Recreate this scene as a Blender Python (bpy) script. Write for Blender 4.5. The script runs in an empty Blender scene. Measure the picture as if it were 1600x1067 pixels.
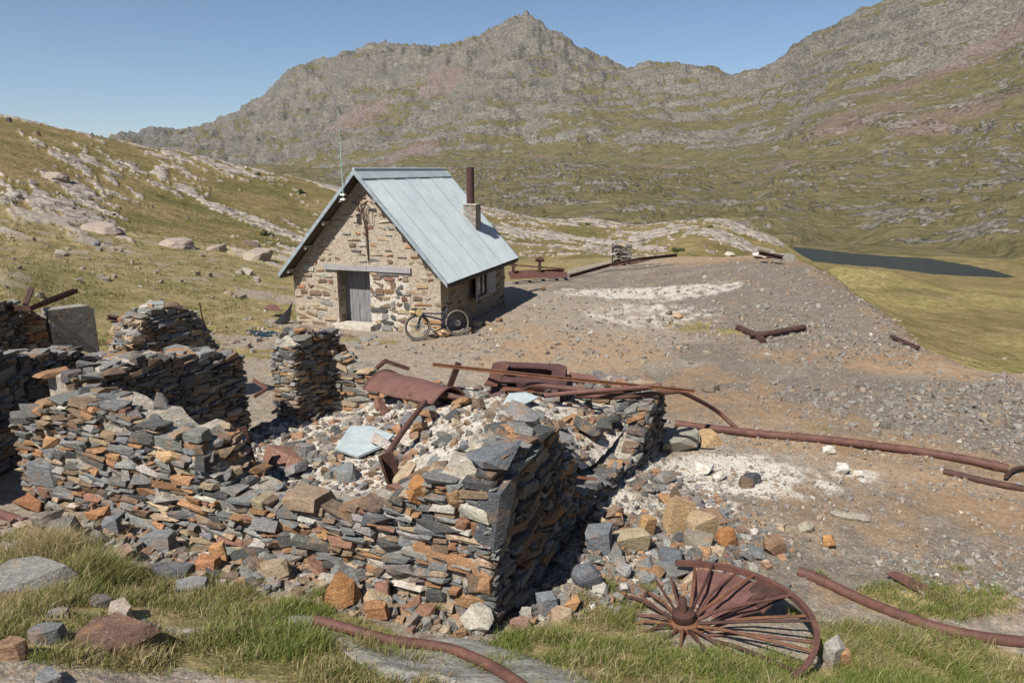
import bpy, bmesh, math, random
import numpy as np
from mathutils import Vector, Matrix, Euler

# ------------------------------------------------------------------ camera, sky, sun, exposure
sc = bpy.context.scene
H = 4.4                                   # eye height above the hut's forecourt (z = 0)
PITCH = math.radians(13.6)
FPX = 25 / 36 * 1600                      # focal length in photo pixels
cam_d = bpy.data.cameras.new('camera'); cam = bpy.data.objects.new('camera', cam_d)
sc.collection.objects.link(cam); sc.camera = cam
cam_d.lens = 25; cam_d.sensor_width = 36; cam_d.clip_start = 0.05; cam_d.clip_end = 20000
cam.location = (0, 0, H); cam.rotation_euler = (math.pi / 2 - PITCH, 0, 0)

SUN_EL = math.radians(50); SUN_AZ = math.radians(180 + 36)     # clockwise from +Y: behind the camera, to the left
S = Vector((math.sin(SUN_AZ) * math.cos(SUN_EL), math.cos(SUN_AZ) * math.cos(SUN_EL), math.sin(SUN_EL)))
world = bpy.data.worlds.new('World'); sc.world = world; world.use_nodes = True
wn = world.node_tree.nodes; wl = world.node_tree.links; wn.clear()
sky = wn.new('ShaderNodeTexSky'); sky.sky_type = 'NISHITA'; sky.sun_disc = False
sky.sun_elevation = SUN_EL; sky.sun_rotation = SUN_AZ; sky.altitude = 2200; sky.air_density = 1.0; sky.dust_density = 0.45; sky.ozone_density = 2.2
bg = wn.new('ShaderNodeBackground'); bg.inputs['Strength'].default_value = 0.078
wo = wn.new('ShaderNodeOutputWorld'); wl.new(sky.outputs[0], bg.inputs[0]); wl.new(bg.outputs[0], wo.inputs[0])
sun_d = bpy.data.lights.new('sun', 'SUN'); sun_d.energy = 5.0; sun_d.angle = math.radians(0.53); sun_d.color = (1.0, 0.945, 0.85)
sun = bpy.data.objects.new('sun', sun_d); sc.collection.objects.link(sun)
sun.rotation_euler = S.to_track_quat('Z', 'Y').to_euler(); sun.location = (-20, -20, 40)
sc.view_settings.view_transform = 'Standard'; sc.view_settings.look = 'None'
sc.view_settings.exposure = 0.46; sc.view_settings.gamma = 1.0; sc.view_settings.use_curve_mapping = False

sc.cycles.max_bounces = 5; sc.cycles.diffuse_bounces = 2; sc.cycles.glossy_bounces = 2; sc.cycles.transmission_bounces = 2
sc.cycles.caustics_reflective = False; sc.cycles.caustics_refractive = False
COL = sc.collection
# ------------------------------------------------------------------ survey helpers (photo pixel -> place)
CP, SP = math.cos(PITCH), math.sin(PITCH)
def ray(px, py):
    a = px - 800.0; b = 533.5 - py
    return a, FPX * CP + b * SP, -FPX * SP + b * CP
def onz(px, py, z=0.0):
    d = ray(px, py); t = (z - H) / d[2]
    return Vector((d[0] * t, d[1] * t, z))
def onr(px, py, r):
    d = ray(px, py); t = r / math.hypot(d[0], d[1])
    return Vector((d[0] * t, d[1] * t, H + d[2] * t))

# ------------------------------------------------------------------ numpy noise
def _hash(ix, iy, iz, seed):
    h = (ix.astype(np.int64) * 374761393 + iy.astype(np.int64) * 668265263 + iz.astype(np.int64) * 2147483647 + seed * 144269504088896) & 0x7fffffff
    h = ((h ^ (h >> 13)) * 1274126177) & 0x7fffffff
    h = ((h ^ (h >> 15)) * 2246822519) & 0x7fffffff
    return h ^ (h >> 16)
def pn(x, y, seed=0):
    x = np.asarray(x, float); y = np.asarray(y, float)
    xi = np.floor(x); yi = np.floor(y); xf = x - xi; yf = y - yi
    u = xf * xf * xf * (xf * (xf * 6 - 15) + 10); v = yf * yf * yf * (yf * (yf * 6 - 15) + 10)
    z0 = np.zeros_like(xi)
    def g(ax, ay, fx, fy):
        a = _hash(ax, ay, z0, seed) * (2 * math.pi / 0x7fffffff)
        return np.cos(a) * fx + np.sin(a) * fy
    n00 = g(xi, yi, xf, yf); n10 = g(xi + 1, yi, xf - 1, yf)
    n01 = g(xi, yi + 1, xf, yf - 1); n11 = g(xi + 1, yi + 1, xf - 1, yf - 1)
    return ((n00 * (1 - u) + n10 * u) * (1 - v) + (n01 * (1 - u) + n11 * u) * v) * 1.5
def fbm(x, y, o=4, seed=0, gain=0.5):
    s = 0; a = 1.0; f = 1.0; t = 0
    for i in range(o):
        s = s + a * pn(x * f + 17.3 * i, y * f - 9.1 * i, seed + i); t += a; a *= gain; f *= 2.03
    return s / t
def ridged(x, y, o=4, seed=0, gain=0.5):
    s = 0; a = 1.0; f = 1.0; t = 0
    for i in range(o):
        s = s + a * (1 - 2 * np.abs(pn(x * f + 5.7 * i, y * f + 3.3 * i, seed + i))); t += a; a *= gain; f *= 2.07
    return s / t
def sstep(a, b, x):
    t = np.clip((x - a) / (b - a), 0, 1); return t * t * (3 - 2 * t)

# ------------------------------------------------------------------ terrain: tangent of elevation over (azimuth, ln distance)
KN = []
def kr(px, py, r): p = onr(px, py, r); KN.append((math.atan2(p.x, p.y), math.log(r), (p.z - H) / r))
def kz(px, py, z):
    p = onz(px, py, z); r = math.hypot(p.x, p.y); KN.append((math.atan2(p.x, p.y), math.log(r), (z - H) / r))
def ka(deg, r, e): KN.append((math.radians(deg), math.log(r), e))
# under and behind the frame
for a in (-70, -45, -20, 0, 20, 45, 70):
    ka(a, 0.8, -1.9 / 0.8); ka(a, 2.0, -2.5 / 2.0)
# foreground
for px, py, z in ((-150, 1067, 1.75), (100, 1067, 1.6), (400, 1067, 1.35), (800, 1067, 1.1), (1200, 1067, .72), (1600, 1067, .5), (1800, 1067, .5),
                  (-150, 900, 1.25), (60, 900, 1.2), (250, 930, 1.05), (130, 830, .95), (-100, 790, .8), (60, 795, .7), (250, 850, .72), (450, 880, .75), (620, 940, .68),
                  (770, 985, .6), (860, 940, .55), (940, 850, .6), (1010, 770, .5), (980, 900, .5), (1040, 715, .25), (1100, 960, .5), (1300, 1000, .42),
                  (1200, 880, .42), (1200, 780, .33), (1200, 690, .2), (1400, 900, .38), (1600, 960, .4), (1600, 850, .3), (1600, 740, .15), (1400, 740, .2),
                  (1800, 900, .3), (1800, 740, .1), (1600, 650, .1), (1350, 630, .08), (1100, 640, .08), (1080, 590, 0), (850, 560, 0), (650, 565, 0.02),
                  (500, 600, .15), (300, 600, .4), (100, 600, .5), (-100, 600, .7),
                  (700, 535, 0), (560, 520, 0), (455, 506, 0), (400, 520, .05), (800, 480, 0), (900, 520, 0), (1000, 480, 0), (1000, 440, 0.02), (900, 460, 0),
                  (300, 500, .25), (150, 520, .45), (0, 520, .65), (-150, 520, .9), (1100, 560, 0), (1300, 560, 0.03), (1450, 575, 0), (1600, 585, 0), (1700, 600, 0),
                  (1150, 530, .05), (1300, 540, .12), (1400, 545, .08), (1150, 470, .3), (1260, 470, .55), (1350, 475, .55), (1400, 510, .35), (1470, 554, .02),
                  (1300, 433, .55), (1245, 407, .35), (1150, 402, .25), (1050, 401, .1), (980, 412, 0), (890, 432, -.1), (840, 440, -.1), (1060, 430, .15)):
    kz(px, py, z)
# just beyond the tip edge the ground falls away
for px, py, r in ((1245, 415, 46), (1150, 412, 46), (1050, 408, 45), (1350, 485, 33), (1300, 450, 40), (1400, 528, 27), (1470, 572, 22), (1600, 606, 20), (1720, 620, 19.5), (1900, 640, 19)):
    kr(px, py, r)
for px, py, r in ((1245, 440, 65), (1100, 440, 62), (1350, 500, 60), (1470, 575, 50), (1600, 604, 50), (1800, 610, 50)):
    kr(px, py, r)
# meadow running down to the lake
for px, py, r in ((1280, 425, 190), (1340, 466, 90), (1400, 505, 78), (1480, 552, 70), (1600, 580, 70), (1800, 590, 75), (1400, 470, 130), (1600, 520, 105), (1600, 480, 160),
                  (1400, 445, 220), (1500, 450, 220), (1800, 500, 160), (1300, 430, 160)):
    kr(px, py, r)
for px, py in ((1270, 409), (1330, 414), (1400, 421), (1460, 429), (1560, 436), (1700, 436)): kz(px, py, -39.6)
for px, py in ((1252, 386), (1330, 396), (1450, 403), (1560, 422), (1600, 430), (1700, 420)): kz(px, py, -39.6)
for px, py in ((1290, 401), (1350, 406), (1440, 416), (1530, 427)): kz(px, py, -47)
# grass behind the hut and the rock knoll
for px, py, r in ((830, 428, 37), (950, 402, 50), (900, 398, 55), (800, 388, 62), (720, 400, 55), (640, 400, 55), (1100, 392, 72),
                  (765, 326, 110), (850, 345, 112), (920, 346, 118), (1000, 356, 112), (1060, 352, 116), (1120, 352, 120), (1190, 366, 112), (1225, 381, 106), (1250, 396, 100), (1275, 412, 92),
                  (640, 310, 115), (570, 302, 118), (850, 372, 80), (1000, 380, 82), (1180, 388, 88)):
    kr(px, py, r)
for px, e in ((500, -.06), (640, -.08), (765, -.11), (920, -.14), (1060, -.155), (1190, -.165)):
    az = math.degrees(math.atan2(px - 800, 1140)); ka(az, 165, e); ka(az, 260, e * 1.02); ka(az, 400, -.105 - .02 * (px > 700))
ka(math.degrees(math.atan2(450, 1140)), 150, -.20); ka(math.degrees(math.atan2(415, 1140)), 140, -.16); ka(math.degrees(math.atan2(450, 1140)), 220, -.17)
# left hillside
for px, py, r in ((0, 183, 104), (0, 200, 88), (0, 250, 64), (0, 330, 43), (0, 400, 29), (0, 450, 22), (100, 203, 108), (100, 300, 58), (100, 400, 31), (200, 222, 112), (200, 300, 66), (200, 350, 50), (200, 400, 34), (200, 440, 26),
                  (320, 248, 115), (320, 320, 70), (320, 400, 38), (320, 450, 27), (440, 275, 116), (440, 350, 68), (440, 420, 36), (440, 470, 26), (520, 294, 118), (520, 360, 72), (560, 420, 40), (-200, 160, 100), (-200, 300, 50), (-200, 420, 25), (-400, 150, 95), (-400, 420, 22)):
    kr(px, py, r)
for px, e in ((-400, .07), (-200, .06), (0, .045), (100, .03), (200, .01), (320, -.02), (440, -.045)):
    az = math.degrees(math.atan2(px - 800, 1140)); ka(az, 150, e); ka(az, 260, e - .04); ka(az, 600, min(e, .0) - .02); ka(az, 1500, -.0)
# the massif: silhouette, then the slopes below it
SIL = [(-300, 245), (-100, 240), (100, 232), (200, 222), (222, 212), (245, 203), (262, 206), (280, 211), (300, 207), (330, 199), (345, 194), (362, 186), (385, 178), (400, 169), (425, 143), (448, 116), (470, 108), (500, 99), (522, 94), (532, 80), (545, 77), (560, 76),
       (572, 68), (590, 66), (620, 67), (645, 73), (662, 81), (690, 75), (720, 69), (750, 61), (780, 49), (797, 40), (810, 33), (822, 28), (832, 38), (850, 50), (880, 65), (910, 82), (940, 95), (970, 103), (1000, 110),
       (1030, 108), (1060, 107), (1090, 111), (1120, 115), (1142, 124), (1170, 113), (1200, 105), (1225, 92), (1250, 75), (1275, 60), (1300, 45), (1320, 32), (1345, 18), (1385, -2), (1450, -30), (1520, -60), (1600, -95), (1720, -130), (1900, -150)]
def sil_r(px): return float(np.interp(px, (-300, 200, 400, 600, 822, 1000, 1142, 1250, 1385, 1600, 1900), (4200, 3900, 3500, 3200, 2900, 2600, 2350, 2150, 1950, 1800, 1700)))
for px, py in SIL:
    r = sil_r(px); kr(px, py, r)
    p = onr(px, py, r); e = (p.z - H) / r
    if px % 2 == 0: ka(math.degrees(math.atan2(p.x, p.y)), r * 1.13, e - .022)
for a, e in ((-38, .02), (-20, .1), (0, .12), (15, .09), (30, .2)): ka(a, 5200, e - .04)
for px, py, r in ((250, 225, 3200), (400, 215, 2700), (500, 170, 2700), (500, 240, 1900), (600, 130, 2700), (600, 200, 2100), (560, 262, 1500), (640, 255, 1300), (480, 268, 1700), (720, 130, 2400), (720, 200, 1750), (720, 260, 1050),
                  (822, 90, 2550), (822, 150, 2150), (822, 200, 1700), (822, 250, 1100), (822, 310, 640), (950, 150, 2150), (950, 200, 1600), (950, 260, 1000), (950, 330, 560), (1060, 150, 2050), (1060, 200, 1500), (1060, 270, 900), (1060, 335, 560),
                  (1142, 170, 1850), (1142, 230, 1250), (1142, 300, 760), (1142, 345, 540), (1250, 130, 1750), (1250, 200, 1250), (1250, 260, 900), (1250, 320, 640), (1250, 375, 470),
                  (1400, 80, 1550), (1400, 150, 1280), (1400, 205, 1080), (1400, 250, 900), (1400, 310, 680), (1400, 370, 500), (1550, 50, 1450), (1550, 140, 1180), (1550, 205, 1000), (1550, 250, 850), (1550, 310, 650), (1550, 370, 470), (1800, 100, 1200), (1800, 210, 900), (1800, 330, 560), (1700, 380, 450)):
    kr(px, py, r)
for px, y0, y1, r in ((1240, 226, 214, 1130), (1300, 222, 205, 1100), (1380, 217, 199, 1075), (1460, 218, 201, 1050), (1540, 214, 196, 1020), (1620, 210, 190, 1000)):
    kr(px, y0, r); kr(px, y1, r * 1.02)
for px, y0, y1, r in ((780, 205, 190, 1650), (850, 205, 192, 1600), (930, 222, 205, 1450), (1030, 224, 208, 1320)):
    kr(px, y0, r); kr(px, y1, r * 1.02)
KN = np.array(KN)
UK = 3.0
def _tps(d2): return d2 * np.log(d2 + d2.dtype.type(1e-12))
def _solve():
    P = KN[:, :2] * (UK, 1.0); n = len(P)
    d2 = ((P[:, None] - P[None]) ** 2).sum(-1)
    A = np.zeros((n + 3, n + 3)); A[:n, :n] = _tps(d2) + np.eye(n) * 2e-4
    A[:n, n] = 1; A[:n, n + 1:] = P; A[n:, :n] = A[:n, n:].T
    return P, np.linalg.solve(A, np.concatenate([KN[:, 2], np.zeros(3)]))
RP, RW = _solve()
def efield(az, lr):
    out = np.empty(az.size); n = len(RP); az = az.astype(np.float32); lr = lr.astype(np.float32); rp = RP.astype(np.float32); rw = RW
    for i in range(0, az.size, 40000):
        q = np.stack([az[i:i + 40000] * np.float32(UK), lr[i:i + 40000]], 1)
        d2 = (q[:, :1] - rp[None, :, 0]) ** 2 + (q[:, 1:] - rp[None, :, 1]) ** 2
        out[i:i + 40000] = _tps(d2).astype(np.float64) @ RW[:n] + RW[n] + q @ RW[n + 1:]
    return out
# hut footprint, used to keep the relief quiet under it
def zone(x, y, px, py, rx, ry, z=0.0, rot=0.0):
    """soft ellipse on the ground: 1 inside, 0 outside (centre given by photo pixel, radii in metres)"""
    c = onz(px, py, z); dx = x - c.x; dy = y - c.y
    ca, sa = math.cos(rot), math.sin(rot)
    q = ((dx * ca + dy * sa) / rx) ** 2 + ((-dx * sa + dy * ca) / ry) ** 2
    return 1 - sstep(0.35, 1.3, q)
def outcrop(x, y):
    """left hillside and knoll: beds of bare rock striking far-left to near-right"""
    a = (x * .72 - y * .69); b = (x * .69 + y * .72)
    w = fbm(x * .06, y * .06, 3, 31) * 3.0
    n = .8 * fbm(a * .05, (b + w) * .15, 4, 7, .6) + .65 * fbm(a * .2, b * .55, 4, 11, .65)
    return n
def gheight(x, y, full=False):
    x = np.asarray(x, float).ravel(); y = np.asarray(y, float).ravel()
    r = np.hypot(x, y); az = np.arctan2(x, y)
    azc = np.clip(az, -1.15, 1.15)
    lr = np.log(np.clip(r, .8, 8000))
    z = H + r * efield(azc, lr)
    # small relief everywhere near
    near = 1 - sstep(30, 120, r)
    z = z + near * (.035 * fbm(x * .9, y * .9, 3, 3) + .018 * fbm(x * 4, y * 4, 3, 5))
    # hillside and knoll beds
    hill = sstep(26, 45, r) * (1 - sstep(170, 300, r)) * (1 - sstep(.18, .3, az) * (1 - sstep(60, 85, r) * (1 - sstep(.36, .42, az))))
    hill = np.where((az > .0) & (r < 48), 0, hill) * (1 - sstep(.34, .4, az))
    oc = outcrop(x, y) + .13 * sstep(-.05, .12, az) * sstep(60, 80, r)
    bed = sstep(.09, .19, oc)
    z = z + hill * (bed * (.07 + .0014 * r) + .25 * fbm(x * .12, y * .12, 3, 13) + bed * .10 * ridged(x * .9, y * .9, 3, 17))
    mead = sstep(50, 75, r) * (1 - sstep(240, 320, r)) * sstep(.34, .44, az)
    z = z + mead * (.8 * fbm(x / 16, y / 16, 3, 23) + .5 * fbm(x / 40, y / 40, 2, 24))
    # massif: gullies, ledges and crags
    far = sstep(430, 800, r)
    amp = np.clip(r / 2500, .25, 1.2)
    crag = np.clip((KNEEL(az, r)), 0, 1)
    rel = 38 * (ridged(x / 480, y / 480, 5, 41, .45) - .5) + 16 * fbm(x / 95, y / 95, 5, 47, .65) - 7 + 14 * ridged(x / 120 + .4 * y / 120, y / 120, 3, 48)
    z = z + far * amp * rel * (.45 + .75 * crag)
    gul = ridged(x / 85 + .25 * fbm(x / 200, y / 200, 2, 45), y / 420 + z / 500, 3, 44)
    z = z + far * amp * (8 + 11 * crag) * (gul - .5)
    st = (z * 1.0 + x * .06 - y * .02) / 34.0 + .9 * fbm(x / 260, y / 260, 3, 53)
    fr = st - np.floor(st)
    ledge = (sstep(.0, .35, fr) - fr)
    z = z + far * amp * ledge * 11 * (.5 + .8 * sstep(-.1, .25, fbm(x / 200, y / 200, 2, 57)))
    lo = sstep(440, 560, r) * (1 - sstep(800, 1300, r))
    z = z + lo * (2.6 * ridged(x / 90, y / 90, 4, 61) + 2.2 * sstep(.05, .3, outcrop(x * .16, y * .16)) * 2)
    # the lake basin and the brow of the meadow above it
    LE = np.array([(math.atan2(p.x, p.y), (p.z - H) / math.hypot(p.x, p.y), math.hypot(p.x, p.y)) for p in (onz(a, b, -40) for a, b in ((1200, 404), (1270, 409), (1330, 414), (1400, 421), (1460, 429), (1560, 434), (1640, 432), (1800, 430)))])
    UE = np.array([(math.atan2(p.x, p.y), math.hypot(p.x, p.y)) for p in (onz(a, b, -40) for a, b in ((1238, 385), (1252, 387), (1290, 391), (1330, 397), (1450, 404), (1560, 424), (1590, 432), (1610, 436)))])
    elow = np.interp(az, LE[:, 0], LE[:, 1]); rlo = np.interp(az, LE[:, 0], LE[:, 2]); rup = np.interp(az, UE[:, 0], UE[:, 1])
    wob = 4 * fbm(x / 25, y / 25, 3, 19)
    mz = (az > .355) & (r > 60) & (r < 330)
    mz = mz & ((r > 125) | (az > .40))
    z = np.where(mz, np.minimum(z, H + r * (elow - .0015 - .004 * (1 - r / 330))), z)
    d = np.minimum(r - rlo - wob, rup + 1.5 * wob - r)                     # metres inside the shore
    sh = (az > UE[0, 0]) & (r > 200) & (r < 480)
    z = np.where(sh & (d > -25), np.where(d > 0, -40 - np.clip(.12 * d, 0, 3), np.maximum(np.minimum(z, -40 - .14 * d), -40 - .03 * d)), z)
    z = np.where(sh & (d <= -25), np.maximum(z, -39.2), z)
    if full: return z, r, az, bed * hill, far, crag, fr, ledge
    return z
def KNEEL(az, r):
    """how craggy the massif is: the dark western face and the summits are rock, the lower slopes turf"""
    return sstep(1500, 2300, r) * (1 - .55 * sstep(.02, .2, az)) + .35 * sstep(1000, 1500, r)
def gz(x, y): return float(gheight([x], [y])[0])
def gp(px, py, dz=0.0, rmax=90):
    """where the sight line through a photo pixel meets the ground (raised by dz)"""
    d = ray(px, py); h = math.hypot(d[0], d[1])
    lo = None; rs = np.exp(np.linspace(math.log(1.5), math.log(rmax), 160))
    xs = d[0] / h * rs; ys = d[1] / h * rs
    f = H + d[2] / h * rs - gheight(xs, ys) - dz
    k = int(np.argmax(f < 0)) if (f < 0).any() else len(rs) - 1
    k = max(k, 1)
    a, b = f[k - 1], f[k]; t = a / (a - b) if a != b else 0
    r = rs[k - 1] + (rs[k] - rs[k - 1]) * t
    x = d[0] / h * r; y = d[1] / h * r
    return Vector((x, y, H + d[2] / h * r))
# ------------------------------------------------------------------ materials
class NT:
    def __init__(s, name):
        s.m = bpy.data.materials.new(name); s.m.use_nodes = True
        s.t = s.m.node_tree; s.n = s.t.nodes; s.l = s.t.links; s.n.clear()
        s.out = s.n.new('ShaderNodeOutputMaterial'); s.p = s.n.new('ShaderNodeBsdfPrincipled')
        s.l.new(s.p.outputs[0], s.out.inputs[0]); s.pos = s.n.new('ShaderNodeNewGeometry').outputs['Position']
    def put(s, sock, v):
        if isinstance(v, bpy.types.NodeSocket): s.l.new(v, sock)
        elif isinstance(v, (tuple, list)) and len(v) == 3 and sock.type == 'RGBA': sock.default_value = (*v, 1)
        else: sock.default_value = v
    def scl(s, v, k=(1, 1, 1), loc=(0, 0, 0), rot=(0, 0, 0)):
        m = s.n.new('ShaderNodeMapping'); s.l.new(v, m.inputs[0]); m.inputs['Scale'].default_value = k; m.inputs['Location'].default_value = loc; m.inputs['Rotation'].default_value = rot; return m.outputs[0]
    def noise(s, scale, detail=4, rough=.55, v=None, dist=0.0, col=False):
        n = s.n.new('ShaderNodeTexNoise'); s.l.new(v or s.pos, n.inputs['Vector']); n.inputs['Scale'].default_value = scale; n.inputs['Detail'].default_value = detail
        n.inputs['Roughness'].default_value = rough; n.inputs['Distortion'].default_value = dist; return n.outputs['Color' if col else 'Fac']
    def vor(s, scale, v=None, feat='F1', out='Color', rnd=1.0):
        n = s.n.new('ShaderNodeTexVoronoi'); n.feature = feat; s.l.new(v or s.pos, n.inputs['Vector']); n.inputs['Scale'].default_value = scale; n.inputs['Randomness'].default_value = rnd; return n.outputs[out]
    def ramp(s, f, stops, mode='LINEAR'):
        r = s.n.new('ShaderNodeValToRGB'); r.color_ramp.interpolation = mode; e = r.color_ramp.elements
        while len(e) < len(stops): e.new(.5)
        for el, (p, c) in zip(e, stops): el.position = p; el.color = (*c, 1) if isinstance(c, tuple) else (c, c, c, 1)
        s.put(r.inputs[0], f); return r.outputs[0]
    def mix(s, f, a, b, mode='MIX'):
        n = s.n.new('ShaderNodeMix'); n.data_type = 'RGBA'; n.blend_type = mode; n.clamp_factor = True
        s.put(n.inputs[0], f); s.put(n.inputs[6], a); s.put(n.inputs[7], b); return n.outputs[2]
    def ma(s, op, a, b=0.0, c=0.0, clamp=False):
        n = s.n.new('ShaderNodeMath'); n.operation = op; n.use_clamp = clamp; s.put(n.inputs[0], a); s.put(n.inputs[1], b); s.put(n.inputs[2], c); return n.outputs[0]
    def step(s, a, b, x):
        n = s.n.new('ShaderNodeMapRange'); n.interpolation_type = 'SMOOTHSTEP'; s.put(n.inputs[0], x); n.inputs[1].default_value = a; n.inputs[2].default_value = b; return n.outputs[0]
    def attr(s, name):
        n = s.n.new('ShaderNodeAttribute'); n.attribute_name = name; return n.outputs['Color']
    def sep(s, c):
        n = s.n.new('ShaderNodeSeparateColor'); s.l.new(c, n.inputs[0]); return n.outputs
    def bump(s, h, strength=.5, dist=.02, prev=None):
        n = s.n.new('ShaderNodeBump'); s.put(n.inputs['Height'], h); n.inputs['Strength'].default_value = strength; n.inputs['Distance'].default_value = dist
        if prev: s.l.new(prev, n.inputs['Normal'])
        return n.outputs[0]
    def hsum(s, hs, strength=1.0):
        acc = None
        for h, w in hs:
            acc = s.ma('MULTIPLY', h, w) if acc is None else s.ma('MULTIPLY_ADD', h, w, acc)
        return s.bump(acc, strength, 1.0)
    def end(s, col, rough=.85, normal=None, metal=0.0, spec=.3):
        s.put(s.p.inputs['Base Color'], col); s.put(s.p.inputs['Roughness'], rough); s.put(s.p.inputs['Metallic'], metal); s.p.inputs['Specular IOR Level'].default_value = spec
        if normal: s.l.new(normal, s.p.inputs['Normal'])
        return s.m

def stone_mat(name, source):
    t = NT(name)
    if source == 'obj': base = t.n.new('ShaderNodeObjectInfo').outputs['Color']
    else: base = t.attr('Col')
    big = t.noise(5.0, 4, .6); fine = t.noise(55, 4, .65); lay = t.noise(14, 4, .65, t.scl(t.pos, (1, 1, 2.6)))
    c = t.mix(1.0, base, t.ramp(fine, [(.28, .5), (.5, .95), (.75, 1.45)]), 'MULTIPLY')
    c = t.mix(.8, c, t.ramp(lay, [(.3, .66), (.55, 1.05), (.75, 1.25)]), 'MULTIPLY')
    c = t.mix(t.ma('MULTIPLY', t.step(.52, .68, big), .5), c, t.mix(fine, (.17, .085, .04), (.36, .225, .125)))
    c = t.mix(t.ma('MULTIPLY', t.step(.62, .70, t.noise(26, 4, .7, t.scl(t.pos, loc=(9, 3, 1)))), .7), c, (.45, .43, .38))
    b = t.hsum([(lay, .018), (fine, .01)], .8)
    return t.end(c, .8, b, spec=.35)
M = {}
M['stone'] = stone_mat('stone', 'obj'); M['stone_v'] = stone_mat('stone_small', 'attr')

def crumbly(name, c0, c1, c2, sc_=1.0):
    t = NT(name)
    n = t.noise(8 * sc_, 5, .7); f = t.noise(60 * sc_, 4, .7); v = t.vor(38 * sc_)
    c = t.ramp(n, [(.3, c0), (.5, c1), (.72, c2)])
    c = t.mix(1.0, c, t.ramp(f, [(.25, .55), (.5, 1.0), (.75, 1.3)]), 'MULTIPLY')
    sv = t.sep(v)
    c = t.mix(t.ma('MULTIPLY', t.step(.78, .8, sv[0]), .75), c, t.ramp(sv[1], [(.0, (.12, .12, .13)), (.45, (.3, .17, .08)), (.8, (.42, .34, .25)), (1, (.6, .57, .52))]))
    b = t.hsum([(f, .012), (n, .04)], .9)
    return t.end(c, .95, b, spec=.15)
M['mortar'] = crumbly('old_lime_mortar', (.19, .17, .14), (.33, .30, .25), (.46, .42, .36))
M['sand'] = crumbly('pale_lime_sand', (.33, .30, .26), (.52, .48, .42), (.64, .60, .54))
M['concrete'] = crumbly('weathered_concrete', (.2, .19, .17), (.27, .26, .235), (.33, .31, .28), .5)
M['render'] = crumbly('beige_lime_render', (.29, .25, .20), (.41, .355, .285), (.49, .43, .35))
M['pointing'] = crumbly('white_pointing', (.45, .41, .35), (.56, .515, .445), (.63, .585, .515))
M['chimney'] = crumbly('pale_chimney_render', (.38, .35, .29), (.46, .43, .36), (.52, .48, .41), .5)
M['side_render'] = crumbly('shade_toned_side_render', (.19, .17, .14), (.26, .23, .19), (.33, .29, .24))  # beige render darkened: the side wall's shade is put into its colour

def rust_mat(name, a, b, c_):
    t = NT(name)
    n = t.noise(7, 5, .65); f = t.noise(70, 4, .7)
    c = t.ramp(n, [(.3, a), (.52, b), (.74, c_)])
    c = t.mix(.9, c, t.ramp(f, [(.25, .6), (.5, 1.0), (.78, 1.35)]), 'MULTIPLY')
    c = t.mix(t.ma('MULTIPLY', t.step(.66, .72, t.noise(18, 4, .7)), .6), c, (.27, .13, .06))
    return t.end(c, t.ramp(f, [(.3, .55), (.7, .85)]), t.bump(f, .45, .004), spec=.35)
M['rust'] = rust_mat('rusted_iron', (.072, .036, .028), (.115, .054, .042), (.165, .078, .054))
M['rust_d'] = rust_mat('dark_rusted_iron', (.038, .02, .016), (.065, .032, .025), (.11, .05, .034))
M['rust_o'] = rust_mat('orange_rusted_iron', (.095, .042, .024), (.16, .072, .038), (.25, .12, .06))
M['rust_p'] = rust_mat('purple_rusted_plate', (.11, .055, .047), (.145, .07, .058), (.185, .09, .072))
M['rust_k'] = rust_mat('near_black_riveted_iron', (.05, .024, .024), (.07, .034, .032), (.1, .05, .042))

def plain(name, c, rough=.6, metal=0.0, var=.25, ns=12, bs=.15, bd=.004, spec=.4):
    t = NT(name); n = t.noise(ns, 4, .6)
    return t.end(t.mix(1.0, (*c,), t.ramp(n, [(.25, 1 - var), (.5, 1.0), (.78, 1 + var)]), 'MULTIPLY'), rough, t.bump(n, bs, bd), metal, spec)
def roof_mat():
    t = NT('galvanised_sheet')
    n = t.noise(1.6, 4, .6); f = t.noise(14, 4, .7, t.scl(t.pos, (1, 1, .25)))
    c = t.ramp(n, [(.3, (.40, .455, .49)), (.55, (.46, .515, .54)), (.75, (.51, .56, .58))])
    c = t.mix(.8, c, t.ramp(f, [(.2, .78), (.5, 1.0), (.8, 1.1)]), 'MULTIPLY')
    return t.end(c, t.ramp(f, [(.3, .42), (.7, .6)]), t.bump(f, .12, .004), .08, .4)
M['roof'] = roof_mat()
M['zinc'] = plain('dull_zinc_trim', (.30, .35, .385), .5, .15, .3, 6)
M['soffit'] = plain('dark_timber', (.07, .055, .045), .9, 0, .4, 10)
M['lintel'] = plain('grey_painted_beam', (.30, .29, .30), .8, 0, .2, 7)
def door_mat():
    t = NT('grey_weathered_door')
    g = t.noise(10, 5, .65, t.scl(t.pos, (3.5, 3.5, .22))); n = t.noise(2.5, 4, .6)
    c = t.ramp(g, [(.36, (.08, .075, .075)), (.47, (.19, .185, .195)), (.7, (.26, .255, .27))])
    c = t.mix(t.ma('MULTIPLY', t.step(.56, .66, n), .35), c, (.11, .095, .085))
    return t.end(c, .7, t.bump(g, .2, .004))
M['door'] = door_mat()
M['shutter'] = plain('grey_blue_paint', (.27, .27, .31), .7, 0, .15, 8)
M['window'] = plain('dark_glass', (.02, .022, .025), .08, 0, .1, 3, .02, .001, .6)
M['cable'] = plain('brown_cable', (.07, .04, .03), .7, 0, .3)
M['antenna'] = plain('pale_green_rod', (.28, .42, .37), .4, 0, .1)
M['whitep'] = plain('white_plastic', (.72, .72, .7), .5, 0, .1)
M['tyre'] = plain('dusty_tyre', (.14, .13, .11), .9, 0, .25, 40)
M['rim'] = plain('black_rim', (.02, .02, .022), .4, .3, .1)
M['steel'] = plain('steel', (.45, .45, .46), .3, .9, .1)
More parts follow.
